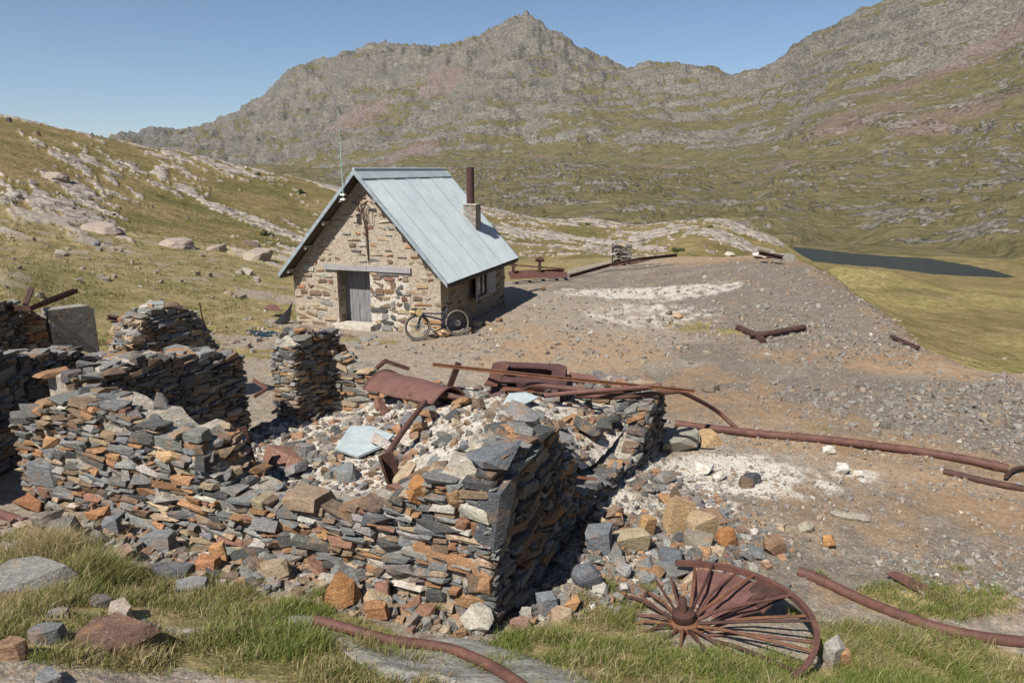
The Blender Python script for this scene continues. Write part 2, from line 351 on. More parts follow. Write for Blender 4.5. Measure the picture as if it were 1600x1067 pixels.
M['frame'] = plain('dark_blue_frame', (.03, .032, .075), .35, .1, .1)
M['black'] = plain('black_fabric', (.015, .015, .016), .8, 0, .2)
M['yellow'] = plain('tan_bag_end', (.5, .37, .18), .7, 0, .1)
M['sheet_k'] = plain('black_bent_sheet', (.012, .011, .011), .5, .3, .4, 9, .4, .02)
M['wood'] = plain('grey_driftwood', (.27, .24, .2), .9, 0, .4, 30, .6, .01)
M['pale_sheet'] = plain('pale_blue_grey_slate', (.34, .385, .40), .75, 0, .22, 9, .5, .02)

def rock_mat(name, a, b, c_):
    t = NT(name); n = t.noise(3.2, 5, .65, t.scl(t.pos, (1, 2.2, 1), rot=(0, 0, .5))); f = t.noise(32, 4, .7)
    c = t.ramp(n, [(.32, a), (.5, b), (.7, c_)])
    c = t.mix(.9, c, t.ramp(f, [(.25, .55), (.5, 1.0), (.78, 1.25)]), 'MULTIPLY')
    c = t.mix(t.ma('MULTIPLY', t.step(.58, .66, t.noise(9, 4, .7)), .5), c, (.25, .17, .11))
    return t.end(c, .85, t.hsum([(n, .05), (f, .012)], .9), spec=.25)
M['slabrock'] = rock_mat('grey_bedrock', (.15, .145, .135), (.27, .26, .235), (.36, .34, .305))
M['redrock'] = rock_mat('red_brown_bedrock', (.08, .045, .035), (.13, .075, .055), (.18, .11, .085))
def water_mat():
    t = NT('lake_water'); n = t.noise(.6, 3, .5, t.scl(t.pos, (1, 1, 1)))
    return t.end((.005, .019, .03), .2, t.bump(n, .2, .2), spec=.03)
M['water'] = water_mat()
def leaf_mat():
    t = NT('grass_blade'); c = t.mix(.6, t.attr('Col'), t.ramp(t.noise(40, 2), [(.3, .75), (.7, 1.25)]), 'MULTIPLY')
    t.end(c, .6, None, spec=.25)
    tr = t.n.new('ShaderNodeBsdfTranslucent'); t.put(tr.inputs[0], c); mx = t.n.new('ShaderNodeMixShader'); mx.inputs[0].default_value = .42
    t.l.new(t.p.outputs[0], mx.inputs[1]); t.l.new(tr.outputs[0], mx.inputs[2]); t.l.new(mx.outputs[0], t.out.inputs[0]); return t.m
M['blade'] = leaf_mat()

def terrain_mat(name, near):
    t = NT(name)
    A = t.sep(t.attr('mA')); B = t.sep(t.attr('mB'))
    grass, rock, pink = A[0], A[1], A[2]; sand, rust, dark = B[0], B[1], B[2]
    if near:
        s1 = t.sep(t.vor(15)); s2 = t.sep(t.vor(40)); n5 = t.noise(4.5, 5, .7); nf = t.noise(26, 3, .7)
        pal = [(0, (.15, .145, .135)), (.2, (.24, .215, .185)), (.42, (.36, .31, .25)), (.6, (.33, .22, .14)), (.74, (.42, .365, .30)), (.88, (.2, .2, .2)), (.97, (.62, .58, .52))]
        g = t.mix(.5, t.ramp(s1[0], pal, 'CONSTANT'), t.ramp(s2[0], pal, 'CONSTANT'))
        soil = t.ramp(n5, [(.3, (.185, .145, .105)), (.5, (.295, .24, .18)), (.7, (.40, .33, .255))])
        g = t.mix(.5, soil, g)
        g = t.mix(t.ma('MULTIPLY', dark, .85), g, t.mix(1.0, g, (.58, .59, .61), 'MULTIPLY'))
        g = t.mix(t.ma('MULTIPLY', rust, .72), g, t.mix(.3, t.mix(n5, (.27, .14, .055), (.46, .30, .16)), g))
        g = t.mix(t.ma('MULTIPLY', sand, t.step(.86, .78, s2[1])), g, t.mix(n5, (.44, .40, .34), (.70, .65, .58)))
        tc = t.ramp(t.noise(1.0, 5, .7), [(.3, (.16, .142, .055)), (.45, (.23, .19, .083)), (.58, (.295, .23, .115)), (.72, (.345, .265, .155))])
        tc = t.mix(.9, tc, t.ramp(n5, [(.25, .45), (.5, .95), (.75, 1.45)]), 'MULTIPLY')
        c = t.mix(grass, g, tc)
        rk = t.ramp(n5, [(.3, (.14, .12, .105)), (.46, (.33, .28, .235)), (.6, (.41, .345, .285)), (.75, (.47, .405, .35))])
        c = t.mix(rock, c, rk)
        c = t.mix(.75, c, t.ramp(nf, [(.25, .5), (.5, 1.0), (.75, 1.35)]), 'MULTIPLY')
        return t.end(c, .95, t.hsum([(s1[1], .016), (s2[1], .008), (n5, .05), (nf, .012)], .9), spec=.12)
    n2 = t.noise(.045, 6, .72); n3 = t.noise(.17, 5, .78, t.scl(t.pos, (1, 1, 1.8)))
    wv = t.n.new('ShaderNodeVectorMath'); wv.operation = 'MULTIPLY_ADD'; t.l.new(t.noise(.03, 3, .6, col=True), wv.inputs[0]); wv.inputs[1].default_value = (26, 26, 26); t.l.new(t.scl(t.pos, (1, 1, 2.2)), wv.inputs[2])
    cr = t.vor(.042, wv.outputs[0], 'DISTANCE_TO_EDGE', 'Distance'); cell = t.sep(t.vor(.042, wv.outputs[0]))
    f = t.ma('ADD', t.ma('MULTIPLY_ADD', t.ma('SUBTRACT', n2, .5), 1.1, rock), t.ma('MULTIPLY', t.ma('SUBTRACT', n3, .5), .6))
    f = t.ma('ADD', f, t.ma('MULTIPLY', t.ma('SUBTRACT', cell[0], .5), .35))
    tc = t.ramp(n2, [(.3, (.11, .102, .048)), (.46, (.16, .139, .07)), (.6, (.205, .172, .094)), (.74, (.255, .212, .13))])
    rk = t.ramp(n3, [(.3, (.075, .069, .06)), (.44, (.175, .157, .13)), (.58, (.28, .253, .208)), (.74, (.39, .355, .295))])
    rk = t.mix(.5, rk, t.mix(1.0, rk, t.ramp(cell[1], [(0, .6), (1, 1.3)]), 'MULTIPLY'))
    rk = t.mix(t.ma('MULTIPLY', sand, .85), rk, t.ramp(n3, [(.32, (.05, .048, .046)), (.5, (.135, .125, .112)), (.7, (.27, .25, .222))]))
    c = t.mix(t.step(.42, .56, f), tc, rk)
    c = t.mix(t.ma('MULTIPLY', pink, .55), c, t.mix(n3, (.17, .11, .10), (.34, .24, .22)))
    c = t.mix(.7, c, t.ramp(n3, [(.28, .55), (.5, 1.0), (.72, 1.3)]), 'MULTIPLY')
    return t.end(c, .95, t.hsum([(n3, 4.8), (n2, 8.0), (t.ma('MINIMUM', cr, .2), 9.0), (t.step(.42, .56, f), 2.5)], 1.0), spec=.05)
def mid_mat():
    t = NT('hillside_turf_and_rock')
    A = t.sep(t.attr('mA')); B = t.sep(t.attr('mB')); dry = B[2]
    n1 = t.noise(.16, 5, .7); n5 = t.noise(.9, 5, .75); nf = t.noise(4.0, 3, .75)
    tc = t.ramp(n1, [(.3, (.11, .102, .04)), (.44, (.165, .138, .058)), (.56, (.22, .17, .08)), (.7, (.27, .2, .112))])
    tc = t.mix(t.ma('MULTIPLY', dry, .8), tc, t.ramp(n5, [(.32, (.18, .165, .06)), (.5, (.29, .245, .10)), (.68, (.40, .325, .155))]))
    rk = t.ramp(n5, [(.34, (.15, .13, .115)), (.47, (.33, .285, .245)), (.6, (.42, .36, .305)), (.75, (.47, .41, .36))])
    c = t.mix(t.step(.4, .58, t.ma('ADD', A[1], t.ma('MULTIPLY', t.ma('SUBTRACT', nf, .5), 1.0))), tc, rk)
    c = t.mix(.9, c, t.ramp(n5, [(.3, .55), (.5, 1.0), (.7, 1.3)]), 'MULTIPLY')
    c = t.mix(.9, c, t.ramp(nf, [(.28, .5), (.5, 1.0), (.72, 1.35)]), 'MULTIPLY')
    return t.end(c, .95, t.hsum([(n5, .42), (nf, .1)], 1.0), spec=.06)
M['near'] = terrain_mat('near_ground', True); M['far'] = terrain_mat('far_slopes', False)
M['hillmid'] = mid_mat()

# ------------------------------------------------------------------ object helpers
def tag(o, label=None, cat=None, group=None, kind=None):
    if label: o['label'] = label
    if cat: o['category'] = cat
    if group: o['group'] = group
    if kind: o['kind'] = kind
    elif label and cat: o['kind'] = 'thing'
    return o
def empty(name, loc, label=None, cat=None, group=None):
    o = bpy.data.objects.new(name, None); o.location = loc; o.empty_display_size = .2; COL.objects.link(o)
    return tag(o, label, cat, group)
def wloc(o):
    v = Vector((0, 0, 0))
    while o is not None: v = v + o.location; o = o.parent
    return v
def mk(name, verts, faces, mat, parent=None, smooth=False):
    """mesh object; vertices in world space (parents are never rotated)"""
    V = np.asarray(verts, float).reshape(-1, 3)
    if parent is not None: off = np.array(wloc(parent))
    else: off = np.array([(V[:, 0].min() + V[:, 0].max()) / 2, (V[:, 1].min() + V[:, 1].max()) / 2, V[:, 2].min()])
    me = bpy.data.meshes.new(name); me.from_pydata((V - off).tolist(), [], [list(f) for f in faces]); me.update()
    me.materials.append(M[mat] if isinstance(mat, str) else mat)
    if smooth: me.polygons.foreach_set('use_smooth', [True] * len(me.polygons))
    o = bpy.data.objects.new(name, me); COL.objects.link(o)
    if parent is not None: o.parent = parent
    else: o.location = off
    return o
def bulk(name, V, F, mat, nv=3, smooth=False):
    """large mesh from numpy arrays (all faces with nv corners)"""
    me = bpy.data.meshes.new(name); V = np.ascontiguousarray(V, np.float32); F = np.ascontiguousarray(F, np.int32)
    me.vertices.add(len(V)); me.vertices.foreach_set('co', V.ravel())
    me.loops.add(F.size); me.loops.foreach_set('vertex_index', F.ravel())
    me.polygons.add(len(F)); me.polygons.foreach_set('loop_start', np.arange(0, F.size, nv, dtype=np.int32))
    me.polygons.foreach_set('loop_total', np.full(len(F), nv, np.int32))
    me.polygons.foreach_set('use_smooth', np.full(len(F), bool(smooth)))
    me.update(calc_edges=True); me.materials.append(M[mat])
    o = bpy.data.objects.new(name, me); COL.objects.link(o); return o
def vcol(o, name, C):
    a = o.data.color_attributes.new(name, 'FLOAT_COLOR', 'POINT')
    C = np.asarray(C, np.float32)
    if C.shape[1] == 3: C = np.concatenate([C, np.ones((len(C), 1), np.float32)], 1)
    a.data.foreach_set('color', np.ascontiguousarray(C).ravel())
class MB:
    """collects shapes in world space; build() makes one mesh object"""
    def __init__(s): s.v = []; s.f = []
    def add(s, V, F):
        k = len(s.v); s.v += [tuple(p) for p in V]; s.f += [tuple(i + k for i in f) for f in F]; return s
    def box(s, c, size, ax=None):
        """ax: three axis vectors (default world)"""
        c = Vector(c); X, Y, Z = ax or (Vector((1, 0, 0)), Vector((0, 1, 0)), Vector((0, 0, 1)))
        hx, hy, hz = size[0] / 2, size[1] / 2, size[2] / 2
        V = [c + X * (i * hx) + Y * (j * hy) + Z * (k * hz) for i in (-1, 1) for j in (-1, 1) for k in (-1, 1)]
        return s.add(V, [(0, 1, 3, 2), (4, 6, 7, 5), (0, 4, 5, 1), (2, 3, 7, 6), (0, 2, 6, 4), (1, 5, 7, 3)])
    def tube(s, pts, rad, n=10, cap=True, hollow=0.0):
        pts = [Vector(p) for p in pts]; k0 = len(s.v); m = len(pts)
        rads = rad if isinstance(rad, (list, tuple)) else [rad] * m
        up = Vector((0, 0, 1)); prev = None
        for i, p in enumerate(pts):
            d = (pts[min(i + 1, m - 1)] - pts[max(i - 1, 0)]).normalized()
            if prev is None:
                a = d.cross(up) if abs(d.z) < .95 else d.cross(Vector((1, 0, 0)))
            else: a = prev - d * prev.dot(d)
            a.normalize(); b = d.cross(a); prev = a
            for j in range(n):
                t = 2 * math.pi * j / n; s.v.append(tuple(p + (a * math.cos(t) + b * math.sin(t)) * rads[i]))
        for i in range(m - 1):
            for j in range(n):
                j2 = (j + 1) % n; s.f.append((k0 + i * n + j, k0 + i * n + j2, k0 + (i + 1) * n + j2, k0 + (i + 1) * n + j))
        if cap: s.f.append(tuple(k0 + j for j in range(n))[::-1]); s.f.append(tuple(k0 + (m - 1) * n + j for j in range(n)))
        return s
    def sweep(s, pts, prof, side=None):
        """closed profile [(a, b)] swept along pts; a along 'side', b along the normal to it"""
        pts = [Vector(p) for p in pts]; k0 = len(s.v); m = len(pts); n = len(prof)
        for i, p in enumerate(pts):
            d = (pts[min(i + 1, m - 1)] - pts[max(i - 1, 0)]).normalized()
            a = Vector(side) if side is not None else d.cross(Vector((0, 0, 1)))
            a = (a - d * a.dot(d)).normalized(); b = a.cross(d).normalized()
            for (x, y) in prof: s.v.append(tuple(p + a * x + b * y))
        for i in range(m - 1):
            for j in range(n):
                j2 = (j + 1) % n; s.f.append((k0 + i * n + j, k0 + i * n + j2, k0 + (i + 1) * n + j2, k0 + (i + 1) * n + j))
        s.f.append(tuple(k0 + j for j in range(n))[::-1]); s.f.append(tuple(k0 + (m - 1) * n + j for j in range(n)))
        return s
    def prism(s, poly, ext):
        """polygon (world points) extruded by vector ext"""
        n = len(poly); e = Vector(ext)
        V = [Vector(p) for p in poly] + [Vector(p) + e for p in poly]
        return s.add(V, [tuple(range(n))[::-1], tuple(range(n, 2 * n))] + [(i, (i + 1) % n, (i + 1) % n + n, i + n) for i in range(n)])
    def build(s, name, mat, parent=None, smooth=False, recalc=True):
        o = mk(name, s.v, s.f, mat, parent, smooth)
        if recalc:
            bm = bmesh.new(); bm.from_mesh(o.data); bmesh.ops.recalc_face_normals(bm, faces=bm.faces); bm.to_mesh(o.data); bm.free()
        if smooth: autosmooth(o)
        return o
def autosmooth(o, deg=40):
    me = o.data; bm = bmesh.new(); bm.from_mesh(me)
    for e in bm.edges:
        e.smooth = not (len(e.link_faces) == 2 and e.calc_face_angle(0) > math.radians(deg))
    for f in bm.faces: f.smooth = True
    bm.to_mesh(me); bm.free()
def spline(pts, k=8):
    """Catmull-Rom through points"""
    P = [Vector(p) for p in pts]; P = [P[0] * 2 - P[1]] + P + [P[-1] * 2 - P[-2]]; out = []
    for i in range(1, len(P) - 2):
        for j in range(k):
            t = j / k; a, b, c, d = P[i - 1], P[i], P[i + 1], P[i + 2]
            out.append(.5 * (2 * b + (c - a) * t + (2 * a - 5 * b + 4 * c - d) * t * t + (3 * b - a - 3 * c + d) * t ** 3))
    out.append(P[-2]); return out

# ------------------------------------------------------------------ stone shapes (shared meshes)
def hull_mesh(name, seed, kind):
    R = random.Random(seed); bm = bmesh.new(); pts = []
    if kind == 'block':      # split, angular block in a unit box, corners knocked off
        for sx in (-1, 1):
            for sy in (-1, 1):
                for sz in (-1, 1): pts.append((sx * R.uniform(.36, .52), sy * R.uniform(.36, .52), sz * R.uniform(.36, .52)))
        pts.append((R.choice((-.56, .56)), R.uniform(-.3, .3), R.uniform(-.25, .25)))
        for _ in range(R.randint(4, 6)):
            nrm = Vector((R.choice((-1, 1)) * R.uniform(.15, 1), R.choice((-1, 1)) * R.uniform(.15, 1), R.choice((-1, 1)) * R.uniform(.05, 1))).normalized()
            sup = max(Vector(p).dot(nrm) for p in pts); cut = sup * R.uniform(.70, .88)
            keep = [p for p in pts if Vector(p).dot(nrm) <= cut]; outp = [p for p in pts if Vector(p).dot(nrm) > cut]
            if len(keep) < 5: continue
            new = []
            for a in outp:
                da = Vector(a).dot(nrm)
                for b in R.sample(keep, min(3, len(keep))):
                    db = Vector(b).dot(nrm); t = (da - cut) / (da - db); new.append(tuple(Vector(a).lerp(Vector(b), t)))
            pts = keep + new
            if len(pts) > 22: pts = R.sample(pts, 22)
    elif kind == 'slab':     # flat cleaved slab
        n = R.randint(5, 8); a0 = R.uniform(0, 6.3)
        for i in range(n):
            a = a0 + i * 2 * math.pi / n + R.uniform(-.25, .25); q = R.uniform(.36, .56)
            for sz in (-.5, .5):
                k = q * (R.uniform(.9, 1.08) if sz < 0 else R.uniform(.62, 1.0))
                pts.append((k * math.cos(a) * 1.05, k * math.sin(a) * 1.05, sz * R.uniform(.75, 1.0)))
    elif kind == 'wedge':    # pointed boulder
        for k in range(7): a = k * .9 + R.uniform(-.2, .2); pts.append((.5 * math.cos(a), .42 * math.sin(a), R.uniform(-.5, -.3)))
        for k in range(5): a = k * 1.26 + R.uniform(-.3, .3); pts.append((.36 * math.cos(a) + .04, .3 * math.sin(a), R.uniform(-.05, .2)))
        pts += [(.1, .02, .5), (-.02, -.04, .46), (.14, .1, .42)]
    else:                    # lump
        for _ in range(22):
            v = Vector((R.gauss(0, 1), R.gauss(0, 1), R.gauss(0, 1))).normalized()
            m = max(abs(v.x), abs(v.y), abs(v.z)); v = v.lerp(v / m, .55) * .46 * R.uniform(.85, 1.1); pts.append(tuple(v))
    for p in pts: bm.verts.new(p)
    res = bmesh.ops.convex_hull(bm, input=bm.verts)
    bmesh.ops.delete(bm, geom=list({g for g in list(res['geom_interior']) + list(res['geom_unused']) if isinstance(g, bmesh.types.BMVert)}), context='VERTS')
    bmesh.ops.recalc_face_normals(bm, faces=bm.faces)
    me = bpy.data.meshes.new(name); bm.to_mesh(me); bm.free(); me.materials.append(M['stone']); return me
HB = [hull_mesh('stone_block', 100 + i, 'block') for i in range(26)]
WEDGE = hull_mesh('pointed_boulder', 77, 'wedge')
HS = [hull_mesh('stone_slab', 200 + i, 'slab') for i in range(14)]
HL = [hull_mesh('stone_lump', 300 + i, 'lump') for i in range(16)]
def boulder_mesh(name, seed):
    R = random.Random(seed); bm = bmesh.new(); bmesh.ops.create_icosphere(bm, subdivisions=4, radius=1.0)
    pl = []
    for _ in range(16):
        n = Vector((R.gauss(0, 1), R.gauss(0, 1), R.gauss(0, 1))).normalized(); pl.append((n, R.uniform(.36, .5)))
    for ax in ((1, 0, 0), (-1, 0, 0), (0, 1, 0), (0, -1, 0), (0, 0, 1), (0, 0, -1)): pl.append((Vector(ax), R.uniform(.44, .5)))
    P = np.array([v.co[:] for v in bm.verts]); N = np.array([p[0][:] for p in pl]); D = np.array([p[1] for p in pl])
    dots = P @ N.T; rr = np.where(dots > 1e-3, D / np.maximum(dots, 1e-3), 9).min(1)
    q = P * rr[:, None]; nz = fbm(q[:, 0] * 5 + seed, q[:, 1] * 5 + q[:, 2] * 3, 4, seed, .6) + .5 * ridged(q[:, 2] * 7 + seed, q[:, 0] * 2 + q[:, 1] * 2, 2, seed + 4)
    q = q * (1 + .07 * nz)[:, None]
    for v, c in zip(bm.verts, q): v.co = c
    me = bpy.data.meshes.new(name); bm.to_mesh(me); bm.free(); me.materials.append(M['stone']); return me
HR = [boulder_mesh('boulder_rock', 400 + i) for i in range(7)]
PAL = {'slate': (.158, .156, .15), 'dark': (.078, .077, .076), 'orange': (.30, .165, .085), 'tan': (.34, .26, .175), 'brown': (.18, .125, .085), 'pale': (.40, .37, .32), 'red': (.2, .105, .075), 'grey': (.23, .22, .205), 'white': (.60, .57, .51), 'blue': (.182, .188, .192)}
LASTC = ['']
def pick(R, w):
    k = R.choices(list(w), list(w.values()))[0]; c = PAL[k]; g = R.uniform(.78, 1.25)
    LASTC[0] = k
    return tuple(max(.01, x * g * R.uniform(.96, 1.04)) for x in c)
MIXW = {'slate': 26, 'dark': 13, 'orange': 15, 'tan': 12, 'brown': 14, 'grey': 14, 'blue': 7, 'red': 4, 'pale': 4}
def stone(name, mesh, loc, dims, rot, col, parent=None):
    o = bpy.data.objects.new(name, mesh); COL.objects.link(o)
    o.color = (*col, 1); o.scale = dims; o.rotation_euler = rot
    if parent is not None: o.parent = parent; o.location = Vector(loc) - wloc(parent)
    else: o.location = loc
    return o
# ------------------------------------------------------------------ the ground, hillsides and mountains: one polar sheet, three objects
def fan(r0, r1, nr, naz):
    A = math.radians(43)
    az = np.concatenate([np.linspace(-math.pi, -A, 46)[:-1], np.linspace(-A, A, naz), np.linspace(A, math.pi, 46)[1:]])
    rs = np.exp(np.linspace(math.log(r0), math.log(r1), nr))
    R, AZ = np.meshgrid(rs, az, indexing='ij')
    return R, AZ, len(az)
def sheet(name, r0, r1, nr, naz, mat):
    Rg, AZ, na = fan(r0, r1, nr, naz)
    x = Rg * np.sin(AZ); y = Rg * np.cos(AZ)
    z, r, az, bed, far, crag, fr, ledge = gheight(x, y, True)
    V = np.stack([x.ravel(), y.ravel(), z], 1)
    i = np.arange(nr - 1)[:, None] * na + np.arange(na - 1)[None]
    F = np.stack([i, i + 1, i + na + 1, i + na], -1).reshape(-1, 4)
    F = F[:, ::-1]
    if r0 < 2:      # close the sheet at the viewer's feet
        pass
    o = bulk(name, V, F, mat, 4, True)
    # slope
    G = V.reshape(nr, na, 3); du = np.gradient(G, axis=0); dv = np.gradient(G, axis=1)
    N = np.cross(dv, du); N /= np.linalg.norm(N, axis=2, keepdims=True) + 1e-9
    slope = 1 - np.abs(N[..., 2]).ravel()
    x = V[:, 0]; y = V[:, 1]
    masks(o, x, y, z, r, az, bed, far, crag, fr, slope)
    tag(o, kind='structure'); return o
def blob(x, y, lst, z=.4):
    m = np.zeros_like(x)
    for px, py, rx, ry, w in lst:
        m = np.maximum(m, w * zone(x, y, px, py, rx, ry, z))
    return m
GRASS_F = [(120, 870, .75, .6, 1), (60, 930, .7, .4, .75), (330, 935, .9, .35, .6), (300, 1010, 1.3, .5, 1), (480, 1040, .8, .42, 1), (120, 1040, .9, .35, .8), (560, 925, .35, .3, .9), (440, 905, .3, .2, .55), (500, 1120, 1.2, .5, 1), (100, 1150, 1.2, .5, .8),
           (870, 1020, .55, .42, 1), (960, 1000, .5, .45, 1), (940, 930, .3, .35, .9), (1050, 1045, .8, .35, 1), (1250, 1050, .9, .35, 1), (1000, 1120, 1.4, .5, 1), (1350, 970, .5, .5, .95), (1450, 1000, .8, .5, 1), (1560, 1020, .7, .5, .9), (1400, 1080, 1.2, .5, 1), (1440, 895, .7, .4, .75), (1530, 890, .5, .3, .6), (1270, 920, .25, .25, .7), (860, 900, .2, .3, .0)]
def grass_mask(x, y, r, az):
    g = blob(x, y, GRASS_F, .7)
    hut = [(60, 470, 5, 3.5, .95), (220, 480, 4, 2.5, .95), (330, 500, 2.3, 1.6, .9), (360, 470, 4, 2.2, .85), (160, 540, 2.4, 1.4, .9), (430, 470, 2, 2, .7), (380, 545, 1.0, .8, .7), (600, 517, .5, .25, .75), (550, 514, .5, .25, .7)]
    g = np.maximum(g, blob(x, y, hut, .3))
    g = np.maximum(g, blob(x, y, [(1075, 508, .8, .7, .8), (1140, 520, .7, .5, .75), (1275, 680, .35, .2, .5)], .05))
    return g
def rough(m, x, y, f, amp, seed, lo=.38, hi=.62, o=5):
    return sstep(lo, hi, m + amp * fbm(x * f, y * f, o, seed, .65)) * sstep(0.02, .12, m)
def masks(o, x, y, z, r, az, bed, far, crag, fr, slope):
    nr_ = r < 60
    left = sstep(15, 20, r) * (1 - sstep(-.42, -.36, az)) + sstep(22, 30, r) * (1 - sstep(-.28, -.16, az)) + sstep(34, 42, r) * sstep(-.3, -.2, az) * (1 - sstep(.12, .2, az))
    edge_az = np.array([-.2, .05, .08, .17, .25, .39, .45, .56, .64, .75]); edge_r = np.array([27, 29.5, 33, 38.5, 39.5, 38.5, 33, 20.6, 19.4, 19])
    tip = np.interp(az, edge_az, edge_r)
    beyond = sstep(1.0, 1.12, r / tip)
    grass = np.maximum(grass_mask(x, y, r, az), .66 * np.clip(left, 0, 1) + .38 * sstep(45, 70, r)); grass = np.maximum(grass, beyond * (az > -.2))
    grass = np.maximum(grass, np.where(np.abs(az) > .76, .8, 0))
    grass = np.where(nr_, rough(grass, x, y, .8, .75, 71), 1)
    # ---- bare rock
    rock = np.where(r < 300, rough(bed, x, y, .5, .5, 73), 0) * (1 - beyond * (az > .3) * (r < 60))
    lowb = fbm(x / 60, (y + z * 3) / 34, 4, 80, .65) + .3 * fbm(x / 13, y / 10, 3, 82, .65)
    lowrock = sstep(400, 520, r) * (1 - sstep(1100, 1700, r)) * sstep(.10, .22, lowb)
    n1 = fbm(x / 230, y / 230, 4, 83, .6); n2 = fbm(x / 300 + .5 * fbm(x / 120, y / 120, 2, 84), (z - .10 * x) / 34 + y / 400, 4, 85, .58)
    hi = sstep(800, 1500, r)
    st = sstep(.05, .2, slope) * .3 + .75 * n1 + 1.05 * n2 + .28 * crag + .2
    rock = np.maximum(rock, lowrock); rock = np.maximum(rock, hi * sstep(.36, .56, st))
    rock = np.maximum(rock, sstep(420, 700, r) * sstep(.14, .3, slope) * .9)
    # ---- pink scree
    pk = np.zeros_like(x)
    def sp(px, py, rr, ax, ay):
        c = onr(px, py, rr); return 1 - sstep(.2, 1.2, ((x - c.x) / ax) ** 2 + ((y - c.y) / ay) ** 2)
    for q in ((560, 165, 2350, 130, 300), (690, 115, 2450, 100, 200), (640, 240, 1500, 80, 220), (1020, 245, 1100, 80, 100), (1300, 245, 940, 110, 60), (1340, 185, 1150, 100, 70), (1500, 190, 1100, 120, 50), (1440, 100, 1350, 140, 70), (830, 235, 1300, 70, 100), (1560, 60, 1400, 110, 70)):
        pk = np.maximum(pk, sp(*q))
    pk = sstep(.45, .85, pk * .8 + .55 * fbm(x / 60, z / 14, 4, 91, .6)) * far
    # ---- loose materials of the mine yard
    sand = blob(x, y, [(1130, 735, 1.3, .95, .9), (1030, 745, .5, .6, .9), (1210, 755, .9, .7, .55), (1340, 735, .45, .25, .7), (1050, 790, .9, .8, .72), (960, 830, .6, .8, .8), (940, 900, .6, .7, .7), (700, 980, .6, .25, .7), (420, 890, .7, .3, .6), (520, 900, .5, .25, .55)], .3)
    sand = np.maximum(sand, blob(x, y, [(1000, 457, 3.0, 1.3, .8), (1060, 462, 2.6, 1.4, .62), (1010, 490, 2.4, 2.2, .5), (930, 455, 1.8, 1.0, .5)], 0.02))
    rust = blob(x, y, [(900, 545, 2.6, 2.6, .8), (840, 560, 2.0, 1.8, .7), (1130, 600, 1.4, 2, .65), (1150, 640, 1.8, 1.2, .8), (1300, 690, 2, 1.3, .8), (1450, 740, 2, 1.5, .75), (1560, 800, 1.6, 1.7, .7), (1420, 565, 2.4, 1.2, .85), (1570, 590, 1.6, 1, .9), (1270, 556, 2, .9, .65), (770, 520, 2.6, 2.6, .5), (1350, 820, 2, 1.3, .65), (1500, 780, 2, 1.5, .8)], .05)
    rust = np.maximum(rust, blob(x, y, [(1180, 404, 5, 4, 1.0), (1270, 422, 2.6, 4, .8), (1330, 455, 1.6, 3, .6), (1400, 510, 1.2, 2, .55)], .3))
    dark = blob(x, y, [(1300, 480, 6, 7, 1), (1150, 440, 6, 6, .8), (1250, 600, 5, 2.6, .9), (1500, 650, 4, 3, 1), (1000, 430, 6, 5, .7), (1300, 850, 3.5, 2.2, .75), (1500, 850, 3, 2, .8), (1250, 540, 4, 1.5, .9)], .2)
    if nr_.any():
        sand = np.where(nr_, rough(sand, x, y, 2.2, 1.0, 75, .3, .75), 0)
        rust = np.where(nr_, rough(np.maximum(rust, .25), x, y, 1.1, .9, 77, .25, .95), 0)
        dark = np.where(nr_, rough(dark, x, y, .7, .8, 79, .2, .9), 0)
        grass = grass * (1 - sand)
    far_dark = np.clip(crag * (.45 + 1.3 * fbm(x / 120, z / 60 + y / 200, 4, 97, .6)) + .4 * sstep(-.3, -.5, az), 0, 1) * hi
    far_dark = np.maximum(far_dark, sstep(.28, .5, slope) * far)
    mead = sstep(45, 60, r) * (1 - sstep(260, 330, r)) * sstep(.3, .42, az)
    dry = np.clip(mead * (.6 + 2.6 * fbm(x * .02 + y * .01, y * .05 - x * .03, 4, 99, .6)), 0, 1)

    vcol(o, 'mA', np.stack([grass, np.clip(rock, 0, 1), np.clip(pk, 0, 1)], 1))
    vcol(o, 'mB', np.stack([np.where(r > 420, far_dark, sand), rust, np.where(r > 46, dry, dark)], 1))
ground = sheet('ground', 1.1, 46, 400, 900, 'near')
slopes = sheet('hillside', 46, 430, 150, 900, 'hillmid')
mount = sheet('mountains', 430, 5400, 340, 900, 'far')
def lake():
    out = [(1240, 384), (1290, 389), (1330, 394), (1450, 400), (1570, 420), (1650, 428), (1650, 446), (1560, 444), (1460, 436), (1400, 428), (1330, 420), (1262, 414), (1240, 400)]
    P = [onz(a, b, -40.0) for a, b in out]
    o = mk('lake', P, [tuple(range(len(P)))], 'water'); tag(o, kind='structure')
    if o.data.polygons[0].normal.z < 0: o.data.flip_normals()
lake()
# ------------------------------------------------------------------ ruined walls
def topz(y, py):
    k = (533.5 - py) / FPX
    return H + y * (k * CP - SP) / (CP + k * SP)
def W(px, py, z): return onz(px, py, z)
class Line:
    """face line of a wall in plan with base and top heights; thickness goes to the hidden side"""
    def __init__(s, A, B, tops, thick, hidden):
        s.A = Vector((A[0], A[1], 0)); s.B = Vector((B[0], B[1], 0)); s.za = A[2]; s.zb = B[2]
        s.L = (s.B - s.A).length; s.d = (s.B - s.A) / s.L
        n = Vector((s.d.y, -s.d.x, 0)); s.n = n if hidden < 0 else -n     # n points out of the visible face
        s.T = np.array(tops, float); s.th = thick
        s.yaw = math.atan2(s.d.y, s.d.x)
    def base(s, q): return s.za + (s.zb - s.za) * q / s.L
    def top(s, q): return float(np.interp(q / s.L, s.T[:, 0], s.T[:, 1])) + .13 * float(fbm(np.array([q * 2.3]), np.array([s.L * 1.7]), 3, 5)[0])
    def at(s, q, off, z): p = s.A + s.d * q + s.n * off; return Vector((p.x, p.y, z))
